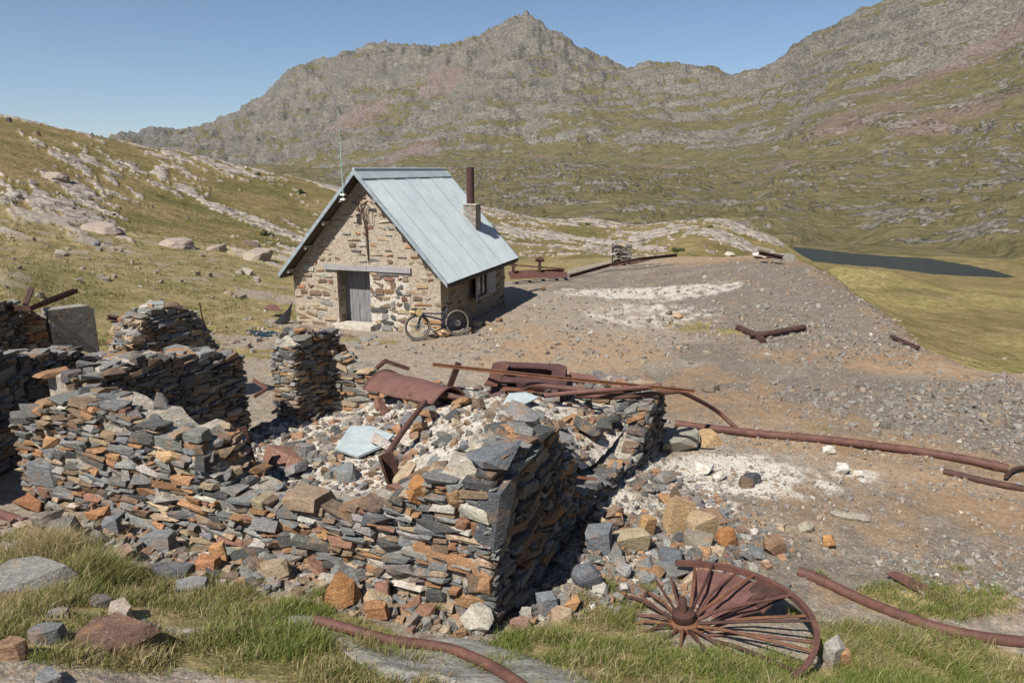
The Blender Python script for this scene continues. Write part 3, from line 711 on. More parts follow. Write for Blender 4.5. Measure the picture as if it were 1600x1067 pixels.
def px_t(A, B, px, z):
    """parameter along AB where a point at height z is seen in photo column px"""
    k = (px - 800) / FPX; w = -(z - H) * SP
    return (k * (A[1] * CP + w) - A[0]) / ((B[0] - A[0]) - k * CP * (B[1] - A[1]))
def pack(R, L, base, top, hmin=.028, hmax=.14, lmin=.08, lmax=.42, joint=.008):
    """rubble masonry: always bed the next stone on the lowest free spot"""
    cw = .02; n = max(3, int(L / cw)); q = (np.arange(n) + .5) * cw
    sk = np.array([base(v) for v in q]); tp = np.array([top(v) for v in q]); out = []
    for _ in range(4000):
        free = np.where(sk < tp - .025)[0]
        if len(free) == 0: break
        i = free[np.argmin(sk[free])]; z = sk[i]
        a = i
        while a > 0 and sk[a - 1] <= z + .022: a -= 1
        b = i
        while b < n - 1 and sk[b + 1] <= z + .022: b += 1
        run = (b - a + 1) * cw
        if run < .065:                      # too narrow for a stone: mortar fills it
            nb = [sk[k] for k in (a - 1, b + 1) if 0 <= k < n]; sk[a:b + 1] = max(z + .012, min(nb)) if nb else 9; continue
        h = min(hmax, max(hmin, R.lognormvariate(math.log(.047), .52)))
        l = min(lmax, max(lmin, h * R.uniform(1.6, 6.0)))
        if run - l < .07: l = run
        l = min(l, run, lmax * 1.25)
        k = max(1, int(round(l / cw)))
        if R.random() < .5: a = b - k + 1
        room = float(np.median(tp[a:a + k])) - z
        if room < .03: sk[a:a + k] = 99; continue
        h = max(.025, min(h, room + .02))
        out.append(((a + k / 2) * cw, z + h / 2, k * cw, h)); sk[a:a + k] = z + h + joint
    return out
def courses(R, L, z0, top, hmin, hmax, lmin, lmax, joint):
    """roughly coursed masonry with open joints"""
    out = []; z = z0
    while z < 6:
        h = R.uniform(hmin, hmax); q = R.uniform(-.2, 0); any_ = False
        while q < L:
            l = min(lmax, max(lmin, R.lognormvariate(math.log((lmin + lmax) * .42), .4))); c = q + l / 2; hh = h * R.uniform(.7, 1.0)
            if 0 < c - l / 2 + .05 and c + l / 2 - .05 < L and z + h < min(top(max(c - l / 2, 0)), top(min(c + l / 2, L))): out.append((c, z + h / 2 + R.uniform(-.01, .01), l, hh)); any_ = True
            q += l + joint * R.uniform(.6, 1.6)
        z += h + joint * R.uniform(.6, 1.3)
        if not any_ and z > 1.0: break
    return out
def core(ln, mat, parent, name='mortar', inset=.05, drop=.05, seed=0):
    n = max(6, int(ln.L / .12)); V = []; F = []
    rows = 7
    for i in range(n + 1):
        q = min(max(ln.L * i / n, .03), ln.L - .03); b = ln.base(q) - .25; t = ln.top(q) - drop
        for j in range(rows):           # front face, bottom to top
            z = b + (t - b) * j / (rows - 1); V.append(ln.at(q, -inset - .02 * math.sin(i * 2.3 + j * 1.7 + seed), z))
        for j in range(rows):
            z = t + (b - t) * j / (rows - 1); V.append(ln.at(q, -ln.th + inset + .02 * math.sin(i * 1.9 + j * 2.1), z + (.04 * math.sin(i * 1.3) if j == 0 else 0)))
    m = rows * 2
    for i in range(n):
        for j in range(m): F.append((i * m + j, i * m + (j + 1) % m, (i + 1) * m + (j + 1) % m, (i + 1) * m + j))
    F.append(tuple(range(m))); F.append(tuple(n * m + j for j in range(m))[::-1])
    mb = MB(); mb.add(V, F); return mb.build(name, mat, parent)
def ruin_wall(label, ln, seed, weights=MIXW, ends=(False, False), back=False, cover=1.0, caps=1.0, big=1.0, group=None, bury=.08, mat='mortar', limit=290):
    R = random.Random(seed)
    root = empty('ruined_wall', ln.at(ln.L / 2, -ln.th / 2, ln.base(ln.L / 2)), label, 'wall', group); tag(root, kind='thing')
    core(ln, mat, root, seed=seed)
    cnt = 0; faces = []
    P = pack(R, ln.L, lambda q: ln.base(q) - bury, ln.top, hmax=.15 * big, lmax=.46 * big)
    for q, z, l, h in P: faces.append((ln.at(q, -.09 + R.uniform(-.02, .03), z), (l * 1.04, R.uniform(.17, .26), h * 1.06), ln.yaw + R.gauss(0, .05)))
    for e in (0, 1):
        if not ends[e]: continue
        q0 = 0 if e == 0 else ln.L; sg = -1 if e == 0 else 1
        zb, zt = ln.base(q0) - bury, ln.top(q0)
        for q, z, l, h in pack(R, ln.th, lambda q: zb, lambda q: zt, lmax=.3):
            faces.append((ln.at(q0 - sg * (.09 + R.uniform(-.03, .02)), -q, z), (l * 1.03, R.uniform(.17, .24), h * 1.06), ln.yaw + math.pi / 2 + R.gauss(0, .05)))
    faces.sort(key=lambda f: -f[1][0] * f[1][2]); k = 0
    rest_ = MB(); cols = []
    for loc, dims, yaw in faces:
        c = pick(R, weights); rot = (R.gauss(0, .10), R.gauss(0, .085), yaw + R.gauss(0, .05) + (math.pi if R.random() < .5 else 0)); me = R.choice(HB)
        if k < limit: stone('stone', me, loc, dims, rot, c, root); k += 1
        else:
            m = Euler(rot).to_matrix()
            rest_.add([loc + m @ Vector((v.co.x * dims[0], v.co.y * dims[1], v.co.z * dims[2])) for v in me.vertices], [tuple(p.vertices) for p in me.polygons]); cols += [c] * len(me.vertices)
    if cols:
        o = rest_.build('small_stones', 'stone_v', root, recalc=False); vcol(o, 'Col', cols); tag(o, kind='stuff')
    # steps of the broken ends
    q = .02
    while q < ln.L - .08:
        z0, z1 = ln.top(q), ln.top(q + .06); m = int(abs(z1 - z0) / .05)
        for k in range(m):
            for off in (.1, .24, .38, .5):
                if off > ln.th - .04: continue
                l = R.uniform(.14, .3)
                stone('coping_stone', R.choice(HB), ln.at(q + .03 + R.uniform(-.03, .03), -off + R.uniform(-.04, .04), min(z0, z1) + (k + .3) * .05 - .05), (l, l * R.uniform(.5, .9), R.uniform(.05, .1)), (R.gauss(0, .12), R.gauss(0, .12), R.uniform(0, 6.3)), pick(R, weights), root)
        q += .06
    # stones left lying along the broken top
    n = int(ln.L * ln.th * 22 * caps)
    for _ in range(n):
        q = R.uniform(.05, ln.L - .05); off = -R.uniform(.08, ln.th - .05); t = ln.top(q)
        l = R.uniform(.12, .36) * big; h = R.uniform(.03, .10)
        stone('coping_stone', R.choice(HS + HB), ln.at(q, off, t - .06 + R.uniform(0, .04)), (l, l * R.uniform(.45, .9), h), (R.gauss(0, .13), R.gauss(0, .13), R.uniform(0, 6.3)), pick(R, weights), root)
    return root
TOPW = {'slate': 22, 'orange': 16, 'tan': 15, 'grey': 18, 'pale': 10, 'brown': 12, 'blue': 12}
# corners of the near building
cA = W(40, 790, .7); cB = W(770, 985, .6); cC = W(1035, 705, .2)
def tops_px(A, B, lst, z=1.2):
    out = []
    for px, py in lst:
        t = px_t(A, B, px, z); y = A[1] + (B[1] - A[1]) * t; out.append((t, topz(y, py)))
    return sorted(out)
L1 = Line(cA, cB, tops_px(cA, cB, [(40, 648), (100, 616), (150, 620), (200, 648), (240, 670), (310, 684), (330, 722), (352, 768), (400, 782), (470, 792), (540, 795), (600, 785), (640, 768), (690, 752), (770, 752)]), .55, -1)
w1 = ruin_wall('ruined dry stone front wall, sunlit, broken low in the middle, nearest the camera', L1, 11, ends=(True, False), caps=.75)
L2 = Line(cB, cC, [(0, 2.0), (.08, 2.08), (.2, 2.1), (.27, 1.85), (.31, 1.5), (.36, 1.0), (.5, .85), (.7, .72), (.8, .85), (.84, 1.15), (1, 1.2)], .55, -1)
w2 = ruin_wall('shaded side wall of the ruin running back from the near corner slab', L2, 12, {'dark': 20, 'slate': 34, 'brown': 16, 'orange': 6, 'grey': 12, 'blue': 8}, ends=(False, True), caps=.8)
d2 = L2.d
c3 = W(395, 690, .5)
c3a = c3 - Vector((d2.x, d2.y, 0)) * 2.45; c3a.z = .65
L3 = Line(c3a, c3, [(0, 2.1), (.4, 2.12), (.75, 2.05), (1, 1.78)], .6, -1)
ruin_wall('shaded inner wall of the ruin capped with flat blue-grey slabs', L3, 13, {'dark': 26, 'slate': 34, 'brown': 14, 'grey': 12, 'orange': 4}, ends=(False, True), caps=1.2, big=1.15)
p5a = W(-200, 845, .75); p5b = W(150, 655, .6)
L5 = Line(p5a, p5b, tops_px(p5a, p5b, [(-200, 600), (0, 560), (80, 548), (150, 548)], 1.6), .6, -1)
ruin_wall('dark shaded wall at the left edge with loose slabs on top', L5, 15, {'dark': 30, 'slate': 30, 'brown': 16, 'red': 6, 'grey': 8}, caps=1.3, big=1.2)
p6a = W(150, 655, .6); p6b = W(350, 612, .45)
L6 = Line(p6a, p6b, tops_px(p6a, p6b, [(145, 556), (196, 560), (212, 510), (238, 488), (265, 476), (300, 484), (318, 508), (345, 552)], 1.8), .6, -1)
ruin_wall('ruined cross wall rising to a ragged heap of stones like a cairn', L6, 16, TOPW, caps=1.6, big=1.1)
p7a = W(-90, 650, .55); p7b = W(50, 578, .55)
L7 = Line(p7a, p7b, tops_px(p7a, p7b, [(-90, 478), (0, 474), (50, 468)], 2), .6, -1)
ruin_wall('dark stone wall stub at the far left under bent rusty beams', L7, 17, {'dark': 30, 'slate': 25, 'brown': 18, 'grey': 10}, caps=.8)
p7c = W(86, 571, .55)
L7b = Line(p7b, p7c, [(0, topz(p7b.y, 484)), (1, topz(p7c.y, 492))], .45, -1)
ruin_wall('short sunlit orange stone wall beside the concrete block', L7b, 18, {'orange': 30, 'tan': 25, 'pale': 20, 'brown': 15}, caps=.8)
p8a = W(466, 668, .45); p8b = p8a + Vector((d2.x, d2.y, 0)) * 1.15; p8b.z = .4
L8 = Line(p8a, p8b, [(0, topz(p8a.y, 545)), (.35, topz(p8a.y, 522)), (1, 1.8)], .5, -1)
ruin_wall('narrow stone pillar left standing in the ruin, half in shade', L8, 19, {'slate': 24, 'grey': 24, 'tan': 12, 'orange': 10, 'brown': 14, 'dark': 8}, ends=(True, False), caps=1.0)
p9a = W(500, 652, .35); p9b = L2.at(L2.L - .1, -.1, .2)
L9 = Line(p9a, p9b, sorted(tops_px(p9a, p9b, [(500, 545), (535, 556), (575, 578), (600, 602)], 1.4) + [(.34, .95), (.55, .85), (.7, 1.0)] + tops_px(p9a, p9b, [(880, 602), (960, 600), (1020, 604)], 1.1)), .5, -1)
ruin_wall('sunlit back wall of the ruin with pale mortar along its top', L9, 20, {'slate': 22, 'grey': 22, 'tan': 14, 'orange': 12, 'brown': 14, 'pale': 10}, caps=.7)
# dressed stones that mark the near corner (parts of the two walls)
def face_stone(ln, root, px, py, w, h, col, mesh, proud=.03, depth=.3, rz=0.0, tilt=0.0, name='stone'):
    t = px_t((ln.A.x, ln.A.y), (ln.B.x, ln.B.y), px, 1.3); q = t * ln.L; p = ln.at(q, 0, 0); z = topz(p.y, py); dep = p.y * CP - (z - H) * SP
    k = dep / FPX
    return stone(name, mesh, ln.at(q, proud - depth / 2, z), (w * k, depth, h * k), (0, tilt, ln.yaw + rz), col, root)
face_stone(L1, w1, 765, 812, 52, 122, (.085, .09, .10), HB[3], .05, .42, name='corner_slab')
face_stone(L1, w1, 737, 733, 104, 34, (.14, .15, .165), HB[5], .06, .62, .05, .03, name='cap_slab')
face_stone(L1, w1, 702, 875, 138, 30, PAL['orange'], HB[7], .04, .3, 0, .05)
face_stone(L1, w1, 688, 826, 112, 28, PAL['dark'], HB[9], .05, .3, 0, .08)
face_stone(L1, w1, 652, 770, 50, 50, (.36, .17, .06), HL[2], .06, .3)
face_stone(L1, w1, 714, 778, 44, 52, (.26, .16, .08), HL[5], .05, .3, 0, .3)
face_stone(L1, w1, 590, 812, 60, 30, (.09, .095, .105), HB[11], .05, .3)
face_stone(L1, w1, 750, 912, 44, 36, PAL['brown'], HB[1], .04, .3)
face_stone(L1, w1, 470, 786, 78, 24, (.26, .19, .13), HB[2], .06, .35, 0, -.03)
face_stone(L1, w1, 75, 640, 60, 34, (.27, .16, .09), HL[7], .06, .4)
face_stone(L1, w1, 65, 700, 52, 40, (.13, .14, .16), HB[8], .04, .4)
face_stone(L1, w1, 62, 740, 60, 44, (.17, .175, .18), HB[12], .05, .4)
face_stone(L1, w1, 82, 775, 70, 40, (.14, .13, .12), HB[14], .06, .4)
face_stone(L1, w1, 270, 712, 62, 26, (.42, .28, .15), HL[9], .07, .35)
# concrete block
def concrete_block():
    a = W(88, 571, .55); b = a + Vector((d2.x * .75 + .18, d2.y * .75, 0)); dd = (b - a); n = Vector((-dd.y, dd.x, 0)).normalized() * .35
    zt = topz(a.y, 486); e = (b - a).normalized()
    a0 = Vector((a.x, a.y, .35)); b0 = Vector((b.x, b.y, .35)); h = zt - .35
    poly = [a0, b0, b0 + Vector((0, 0, h * .93)), b0 + Vector((0, 0, h)) - e * .12, a0 + Vector((0, 0, h * 1.01)), ]
    o = MB().prism(poly, n).build('concrete_block', 'concrete'); tag(o, 'weathered grey concrete block standing beside the short orange stone wall', 'block')
concrete_block()

# ------------------------------------------------------------------ rubble filling the ruin
HC = [W(*q) for q in ((345, 740, 1.12), (420, 762, 1.12), (520, 765, 1.1), (600, 760, 1.15), (480, 738, 1.1), (560, 735, 1.12), (640, 738, 1.3), (690, 738, 1.55), (385, 702, .55), (440, 705, .55), (480, 690, .6), (560, 700, 1.0), (600, 678, .98), (690, 680, 1.3), (760, 700, 1.75), (820, 680, 1.85), (700, 640, 1.1), (620, 640, .9),
      (560, 650, .65), (535, 645, .5), (660, 612, .95), (780, 625, 1.1), (850, 640, 1.2), (860, 665, 1.5), (905, 660, 1.05), (930, 690, .9), (960, 650, .9), (1000, 640, .9), (440, 660, .5), (400, 680, .5), (335, 700, .6), (900, 720, 1.0), (890, 760, 1.1), (880, 610, 1.0), (1000, 612, 1.0), (770, 735, 1.85), (500, 665, .5))]
HCa = np.array([tuple(p) for p in HC])
def _hsolve():
    P = HCa[:, :2]; n = len(P); d2_ = ((P[:, None] - P[None]) ** 2).sum(-1); A = np.zeros((n + 3, n + 3)); A[:n, :n] = _tps(d2_) + np.eye(n) * .05
    A[:n, n] = 1; A[:n, n + 1:] = P; A[n:, :n] = A[:n, n:].T
    return np.linalg.solve(A, np.concatenate([HCa[:, 2], np.zeros(3)]))
HW = _hsolve()
def heap_z(x, y):
    q = np.stack([np.ravel(x), np.ravel(y)], 1); d2_ = ((q[:, None] - HCa[None, :, :2]) ** 2).sum(-1)
    z = _tps(d2_) @ HW[:len(HCa)] + HW[len(HCa)] + q @ HW[len(HCa) + 1:]
    return np.clip(z, .3, 2.0) + .07 * fbm(q[:, 0] * 2, q[:, 1] * 2, 3, 6) + .03 * fbm(q[:, 0] * 8, q[:, 1] * 8, 3, 8)
HA = L1.at(.55, -.3, 0); HBp = L1.at(L1.L - .25, -.3, 0); HCp = L2.at(L2.L - .35, -.3, 0); HD = p9a + Vector((-.4, .3, 0))
def heap_uv(u, v): 
    a = HA * (1 - u) + HBp * u; b = HD * (1 - u) + HCp * u; p = a * (1 - v) + b * v; return p.x, p.y
def rubble_heap():
    nu, nv = 150, 130; xs = []; ys = []
    for j in range(nv):
        for i in range(nu):
            x, y = heap_uv(i / (nu - 1), j / (nv - 1)); xs.append(x); ys.append(y)
    xs = np.array(xs); ys = np.array(ys); zs = heap_z(xs, ys)
    i = np.arange(nv - 1)[:, None] * nu + np.arange(nu - 1)[None]
    F = np.stack([i, i + 1, i + nu + 1, i + nu], -1).reshape(-1, 4)
    o = bulk('rubble_heap', np.stack([xs, ys, zs], 1), F, 'sand', 4, True); tag(o, kind='structure')
rubble_heap()
# ------------------------------------------------------------------ loose stones
def rest(o, base):
    """lower a rotated stone so that it sits a little into the surface at 'base'"""
    m = o.rotation_euler.to_matrix(); zmin = min((m @ Vector((v.co.x * o.scale.x, v.co.y * o.scale.y, v.co.z * o.scale.z))).z for v in o.data.vertices)
    o.location.z = base - zmin - .12 * (-2 * zmin)
def rock_at(px, py, w, h, col, label, mesh=None, rot=None, depth=None, sink=0.0, name='loose_stone', surf=None, cat='stone', seed=0, group=None):
    """(px, py): middle of its foot in the photo; w, h: size in photo pixels"""
    R = random.Random(seed * 77 + int(px) * 13 + int(py))
    if surf is None: p = gp(px, py)
    else: p = onz(px, py, surf)
    dep = p.y * CP - (p.z - H) * SP; k = dep / FPX
    col = PAL[col] if isinstance(col, str) else col
    g = R.uniform(.9, 1.12); col = tuple(c * g for c in col)
    dims = (w * k, (depth or w * .75) * k, h * k * 1.1)
    o = stone(name, mesh or R.choice(HB), p + Vector((0, dims[1] * .3, 0)), dims, rot or (R.gauss(0, .12), R.gauss(0, .12), R.uniform(-.5, .5)), col)
    rest(o, p.z); o.location.z -= sink * dims[2]; tag(o, label, cat, group); return o
NAMED = [
 (528, 950, 66, 60, (.36, .18, .075), 'triangular orange boulder standing in the grass before the front wall', WEDGE),
 (1062, 830, 42, 56, (.36, .25, .14), 'tall tan block leaning left of its squarer neighbour in the right rubble', HB[4]),
 (1094, 845, 52, 50, (.36, .265, .16), 'square tan block, largest in the rubble right of the ruin', HB[6]),
 (1136, 858, 32, 36, (.33, .155, .06), 'rounded orange-brown stone right of the two tan blocks', HR[1]),
 (935, 862, 46, 42, (.15, .165, .185), 'blue-grey slate block beside the shaded side wall', HB[10]),
 (918, 925, 50, 44, (.11, .12, .14), 'dark slate boulder on the grass edge below the side wall', HR[5]),
 (985, 862, 60, 26, (.34, .28, .18), 'long tan slab lying in the right rubble below the tan blocks', HB[15]),
 (1012, 838, 26, 40, (.36, .22, .1), 'narrow orange stone standing on edge in the right rubble', HB[16]),
 (1048, 890, 38, 30, (.13, .145, .165), 'blue slate block right of the long tan slab', HB[17]),
 (1090, 862, 44, 26, (.22, .19, .15), 'brown-grey block under the square tan block', HB[0]),
 (1295, 858, 24, 26, (.42, .22, .09), 'round orange stone alone on the dark yard gravel', HL[6]),
 (1212, 868, 34, 30, (.22, .14, .09), 'striped brown stone above the spoked wheel', HB[18]),
 (1098, 742, 40, 22, 'white', 'large white lump on the patch of white sand', HL[8]),
 (1126, 752, 24, 16, 'white', 'smaller white lump right of the large one on white sand', HL[10]),
 (1176, 756, 32, 16, (.07, .075, .085), 'flat dark slate lying on the white sand', HS[2]),
 (1296, 710, 24, 14, 'white', 'white stone just below the long rusty pipe', HL[11]),
 (1318, 742, 28, 18, 'white', 'white stone, left of a pair, on rusty ground', HL[12]),
 (1342, 746, 18, 12, 'white', 'small white stone, right of a pair, on rusty ground', HL[13]),
 (1062, 706, 66, 22, (.26, .245, .2), 'long grey-green block at the foot of the ruin corner by the pipes', HB[19]),
 (1105, 698, 46, 22, (.36, .25, .13), 'tan block on the ground under the curved pipe', HB[20]),
 (1168, 762, 22, 14, 'brown', 'brown stone on the right margin of the white sand', HB[21]),
 (1262, 832, 30, 18, (.34, .31, .25), 'pale flat stone in the yard above the striped brown stone', HL[14]),
 (1305, 1040, 34, 44, (.36, .34, .3), 'pale grey stone on edge beside the wheel rim', HB[22]),
 (1322, 1042, 20, 32, (.33, .19, .1), 'orange stone wedged beside the pale stone at the wheel rim', HB[23]),
 (318, 846, 32, 40, (.26, .16, .09), 'tilted brown slab in the rubble at the foot of the front wall', HB[24]),
 (342, 890, 24, 46, (.40, .22, .1), 'upright orange stone in the rubble at the foot of the front wall', HB[25]),
 (322, 900, 40, 30, (.34, .16, .08), 'orange block left of the upright orange stone', HB[2]),
 (245, 866, 52, 34, (.2, .21, .22), 'large grey slate in the left of the rubble below the front wall', HB[4]),
 (480, 884, 48, 26, (.15, .165, .19), 'blue slate slab at the foot of the front wall', HS[4]),
 (425, 908, 50, 22, (.28, .22, .15), 'flat tan slab at the grass edge below the front wall', HS[5]),
 (600, 900, 30, 28, (.37, .22, .11), 'orange block low in the rubble right of the triangular boulder', HB[7]),
 (684, 938, 32, 30, (.42, .27, .12), 'yellow-orange block at the foot of the near corner', HB[8]),
 (742, 990, 62, 46, (.4, .37, .31), 'pale mortared block at the very foot of the near corner', HL[4]),
 (640, 960, 36, 26, (.25, .13, .08), 'red-brown block in the cluster above the buried pipe', HB[9]),
 (590, 968, 50, 22, (.33, .17, .08), 'orange slab in the cluster above the buried pipe', HS[6]),
 (660, 950, 26, 24, (.13, .14, .16), 'dark slate in the cluster above the buried pipe', HB[11]),
 (855, 960, 34, 32, (.18, .195, .215), 'grey-blue block on the grass where the side wall ends', HB[12]),
 (892, 958, 24, 28, (.34, .18, .08), 'orange block on the grass beside the grey-blue block', HB[13]),
 (880, 978, 50, 20, (.4, .3, .2), 'pale tan slab on the grass below the side wall', HS[7]),
 (812, 985, 34, 22, (.25, .15, .12), 'pinkish stone on the grass tight against the near corner', HL[1]),
 (690, 527, 30, 13, (.42, .29, .17), 'flat tan stone between the wheels of the bicycle', HL[15]),
 (736, 521, 14, 10, (.12, .07, .05), 'dark stone wedged behind the rear wheel of the bicycle', HL[2]),
 (744, 511, 22, 9, (.42, .3, .2), 'pale tan stone nearest the bicycle beside the hut wall', HL[3]),
 (760, 508, 14, 8, (.42, .31, .2), 'small tan stone beside the hut wall, second from the bicycle', HL[5]),
 (780, 503, 13, 8, (.2, .12, .08), 'brown stone beside the hut wall, farthest from the bicycle', HL[7]),
 (1061, 498, 20, 10, (.4, .27, .15), 'tan stone beside a grass patch on the white gravel', HL[9]),
 (1046, 492, 12, 8, (.1, .105, .11), 'dark stone left of the tan stone on the white gravel', HL[10]),
 (1112, 612, 32, 9, (.2, .16, .12), 'flat brown stone alone on the yard behind the ruin', HS[1]),
 (848, 454, 10, 7, (.2, .12, .09), 'brown stone on the grey gravel right of the hut', HL[6]),
 (60, 840, 56, 36, (.2, .17, .14), 'grey-brown slab beside the dry grass tussock at left', HB[5]),
 (100, 845, 52, 38, (.13, .125, .11), 'dark wedge-shaped slab behind the dry grass tussock', HB[6]),
 (40, 800, 40, 26, (.3, .14, .07), 'orange stone at the left foot of the front wall', HB[8]),
 (150, 820, 34, 30, (.33, .16, .07), 'orange block at the foot of the front wall above the tussock', HB[9]),
 (172, 835, 30, 30, (.14, .15, .17), 'slate block right of the orange block above the tussock', HB[10]),
]
for i, a in enumerate(NAMED): rock_at(*a[:5], a[5], a[6], seed=i)
CNAME = {'slate': 'grey slate', 'dark': 'dark', 'orange': 'orange', 'tan': 'tan', 'brown': 'brown', 'pale': 'pale', 'red': 'red-brown', 'grey': 'grey', 'white': 'white', 'blue': 'blue-grey'}
def scatter(n, seed, area, size, weights, where, group, surf='ground', zref=.5):
    """countable loose stones lying on the ground or on the heap"""
    R = random.Random(seed); pts = []
    for _ in range(n):
        if surf == 'heap': u, v = R.uniform(.02, .98), R.uniform(.03, .97); pts.append((*heap_uv(u, v), u, v))
        else:
            px, py = area(R); p = onz(px, py, zref); pts.append((p.x, p.y, px, py))
    xs = np.array([p[0] for p in pts]); ys = np.array([p[1] for p in pts])
    zs = heap_z(xs, ys) if surf == 'heap' else gheight(xs, ys)
    for (x, y, u, v), z in zip(pts, zs):
        if surf == 'heap' and z < .62 and R.random() < .6: continue
        l = R.uniform(*size) * (1.6 if R.random() < .08 else 1); me = R.choice(HB + HB + HS + HS + HL[:5])
        th = l * R.uniform(.2, .48) if me not in HL else l * R.uniform(.5, .8)
        c = pick(R, weights); cn = CNAME[LASTC[0]]
        o = stone('loose_stone', me, (x, y, z), (l, l * R.uniform(.5, .9), th), (R.gauss(0, .35), R.gauss(0, .35), R.uniform(0, 6.3)), c)
        sz = 'small' if l < size[0] + (size[1] - size[0]) * .4 else ('large' if l > size[0] + (size[1] - size[0]) * .8 else 'middling')
        kd = 'slab' if me in HS else ('lump' if me in HL else 'block')
        rest(o, z); tag(o, f'{sz} {cn} {kd} {where(u, v)}', 'stone', group)
def in_heap(u, v):
    a = 'behind the front wall' if v < .33 else ('amid the heap' if v < .66 else 'by the back wall')
    b = 'near the pillar' if u < .35 else ('near the slate sheet' if u < .6 else 'near the side wall')
    return f'in the ruin, {a}, {b}'
def in_spill(px, py):
    a = 'by the white sand' if py < 770 else ('around the tan blocks' if py < 860 else 'above the spoked wheel')
    b = 'near the wall' if px < 985 else ('mid slope' if px < 1075 else 'outer edge')
    return f'in the rubble {a}, {b}'
def at_foot(px, py):
    a = 'left of the upright orange stone' if px < 330 else ('left of the triangular boulder' if px < 500 else 'towards the near corner')
    return f'below the front wall, {a}'
LOOSE = {'slate': 28, 'orange': 16, 'tan': 12, 'grey': 14, 'brown': 14, 'blue': 14, 'pale': 4, 'red': 6, 'dark': 12, 'white': 1.5}
scatter(100, 51, None, (.13, .33), LOOSE, in_heap, 'stones of the rubble heap inside the ruin', 'heap')
def tri(a, b, c):
    def f(R):
        u, v = R.random(), R.random()
        if u + v > 1: u, v = 1 - u, 1 - v
        return a[0] + (b[0] - a[0]) * u + (c[0] - a[0]) * v, a[1] + (b[1] - a[1]) * u + (c[1] - a[1]) * v
    return f
scatter(74, 52, tri((905, 800), (930, 965), (1200, 860)), (.09, .25), LOOSE, in_spill, 'rubble spilled right of the side wall')
scatter(18, 53, tri((960, 770), (1030, 720), (1120, 800)), (.09, .24), LOOSE, in_spill, 'rubble spilled right of the side wall')
scatter(60, 54, tri((190, 850), (735, 992), (430, 838)), (.10, .30), LOOSE, at_foot, 'rubble at the foot of the front wall', zref=.72)
def small_stones(name, n, seed, place, smin, smax, weights, heap=False):
    """pebbles and chips too many and too small to count: one joined mesh"""
    rs = np.random.RandomState(seed); R = random.Random(seed)
    T = []
    for me in (HL[0], HB[3], HB[8], HS[0], HS[3], HB[0]):
        bm = bmesh.new(); bm.from_mesh(me); bmesh.ops.triangulate(bm, faces=bm.faces)
        bmesh.ops.dissolve_limit(bm, angle_limit=.6, verts=bm.verts, edges=bm.edges); bmesh.ops.triangulate(bm, faces=bm.faces)
        bm.verts.ensure_lookup_table(); T.append((np.array([v.co[:] for v in bm.verts]), np.array([[v.index for v in f.verts] for f in bm.faces]))); bm.free()
    x, y = place(rs, n); n = len(x); z = heap_z(x, y) if heap else gheight(x, y)
    kp = rs.rand(n) < .25 + .9 * sstep(-.25, .3, fbm(x * .7, y * .7, 4, seed + 9, .6)); x = x[kp]; y = y[kp]; z = z[kp]; n = len(x)
    r = np.hypot(x, y); s = smin * (smax / smin) ** (rs.rand(n) ** 2.8)
    cols = np.array([pick(R, weights) for _ in range(400)]) * (.82 if weights is LOOSE else .6) + np.array([.32, .275, .225]) * (.18 if weights is LOOSE else .4)
    VV = []; FF = []; CC = []; k = 0
    kind = rs.randint(0, len(T), n)
    for q, (tv, tf) in enumerate(T):
        ii = np.where(kind == q)[0]; m = len(ii)
        if m == 0: continue
        a = rs.rand(m) * 6.3; fl = .45 + .4 * rs.rand(m); st = .6 + .5 * rs.rand(m); tl = rs.randn(m) * .25
        v = tv[None] * np.stack([s[ii], s[ii] * st, s[ii] * fl], 1)[:, None]
        vx = v[..., 0] * np.cos(a)[:, None] - v[..., 1] * np.sin(a)[:, None]; vy = v[..., 0] * np.sin(a)[:, None] + v[..., 1] * np.cos(a)[:, None]
        vz = v[..., 2] + vx * np.sin(tl)[:, None]
        P = np.stack([vx + x[ii, None], vy + y[ii, None], vz + (z[ii] + s[ii] * fl * .22)[:, None]], -1)
        VV.append(P.reshape(-1, 3)); FF.append((tf[None] + (np.arange(m) * len(tv))[:, None, None] + k).reshape(-1, 3)); k += m * len(tv)
        CC.append(np.repeat(cols[rs.randint(0, 400, m)], len(tv), 0))
    o = bulk(name, np.concatenate(VV), np.concatenate(FF), 'stone_v', 3); vcol(o, 'Col', np.concatenate(CC)); tag(o, kind='stuff'); return o
def pix(tris, zref=.2):
    def f(rs, n):
        ar = np.array([abs((b[0] - a[0]) * (c[1] - a[1]) - (c[0] - a[0]) * (b[1] - a[1])) * w for a, b, c, w in tris]); ar = ar / ar.sum()
        ch = rs.choice(len(tris), n, p=ar); u = rs.rand(n); v = rs.rand(n); fl = u + v > 1; u[fl] = 1 - u[fl]; v[fl] = 1 - v[fl]
        A = np.array([t[0] for t in tris])[ch]; B = np.array([t[1] for t in tris])[ch]; C = np.array([t[2] for t in tris])[ch]
        P = A + (B - A) * u[:, None] + (C - A) * v[:, None]
        P = P + rs.randn(n, 2) * np.clip((P[:, 1:] - 380) / 8, 4, 30) * (1, .45)
        a = P[:, 0] - 800; b = 533.5 - P[:, 1]; dy = FPX * CP + b * SP; dz = -FPX * SP + b * CP; t = (zref - H) / dz
        return a * t, dy * t
    return f
GRAV = {'slate': 20, 'grey': 32, 'tan': 14, 'brown': 18, 'pale': 7, 'blue': 6, 'orange': 5, 'white': 1.5, 'red': 2}
def heap_place(rs, n):
    P = np.array([heap_uv(u, v) for u, v in zip(rs.rand(n), rs.rand(n))]); return P[:, 0], P[:, 1]

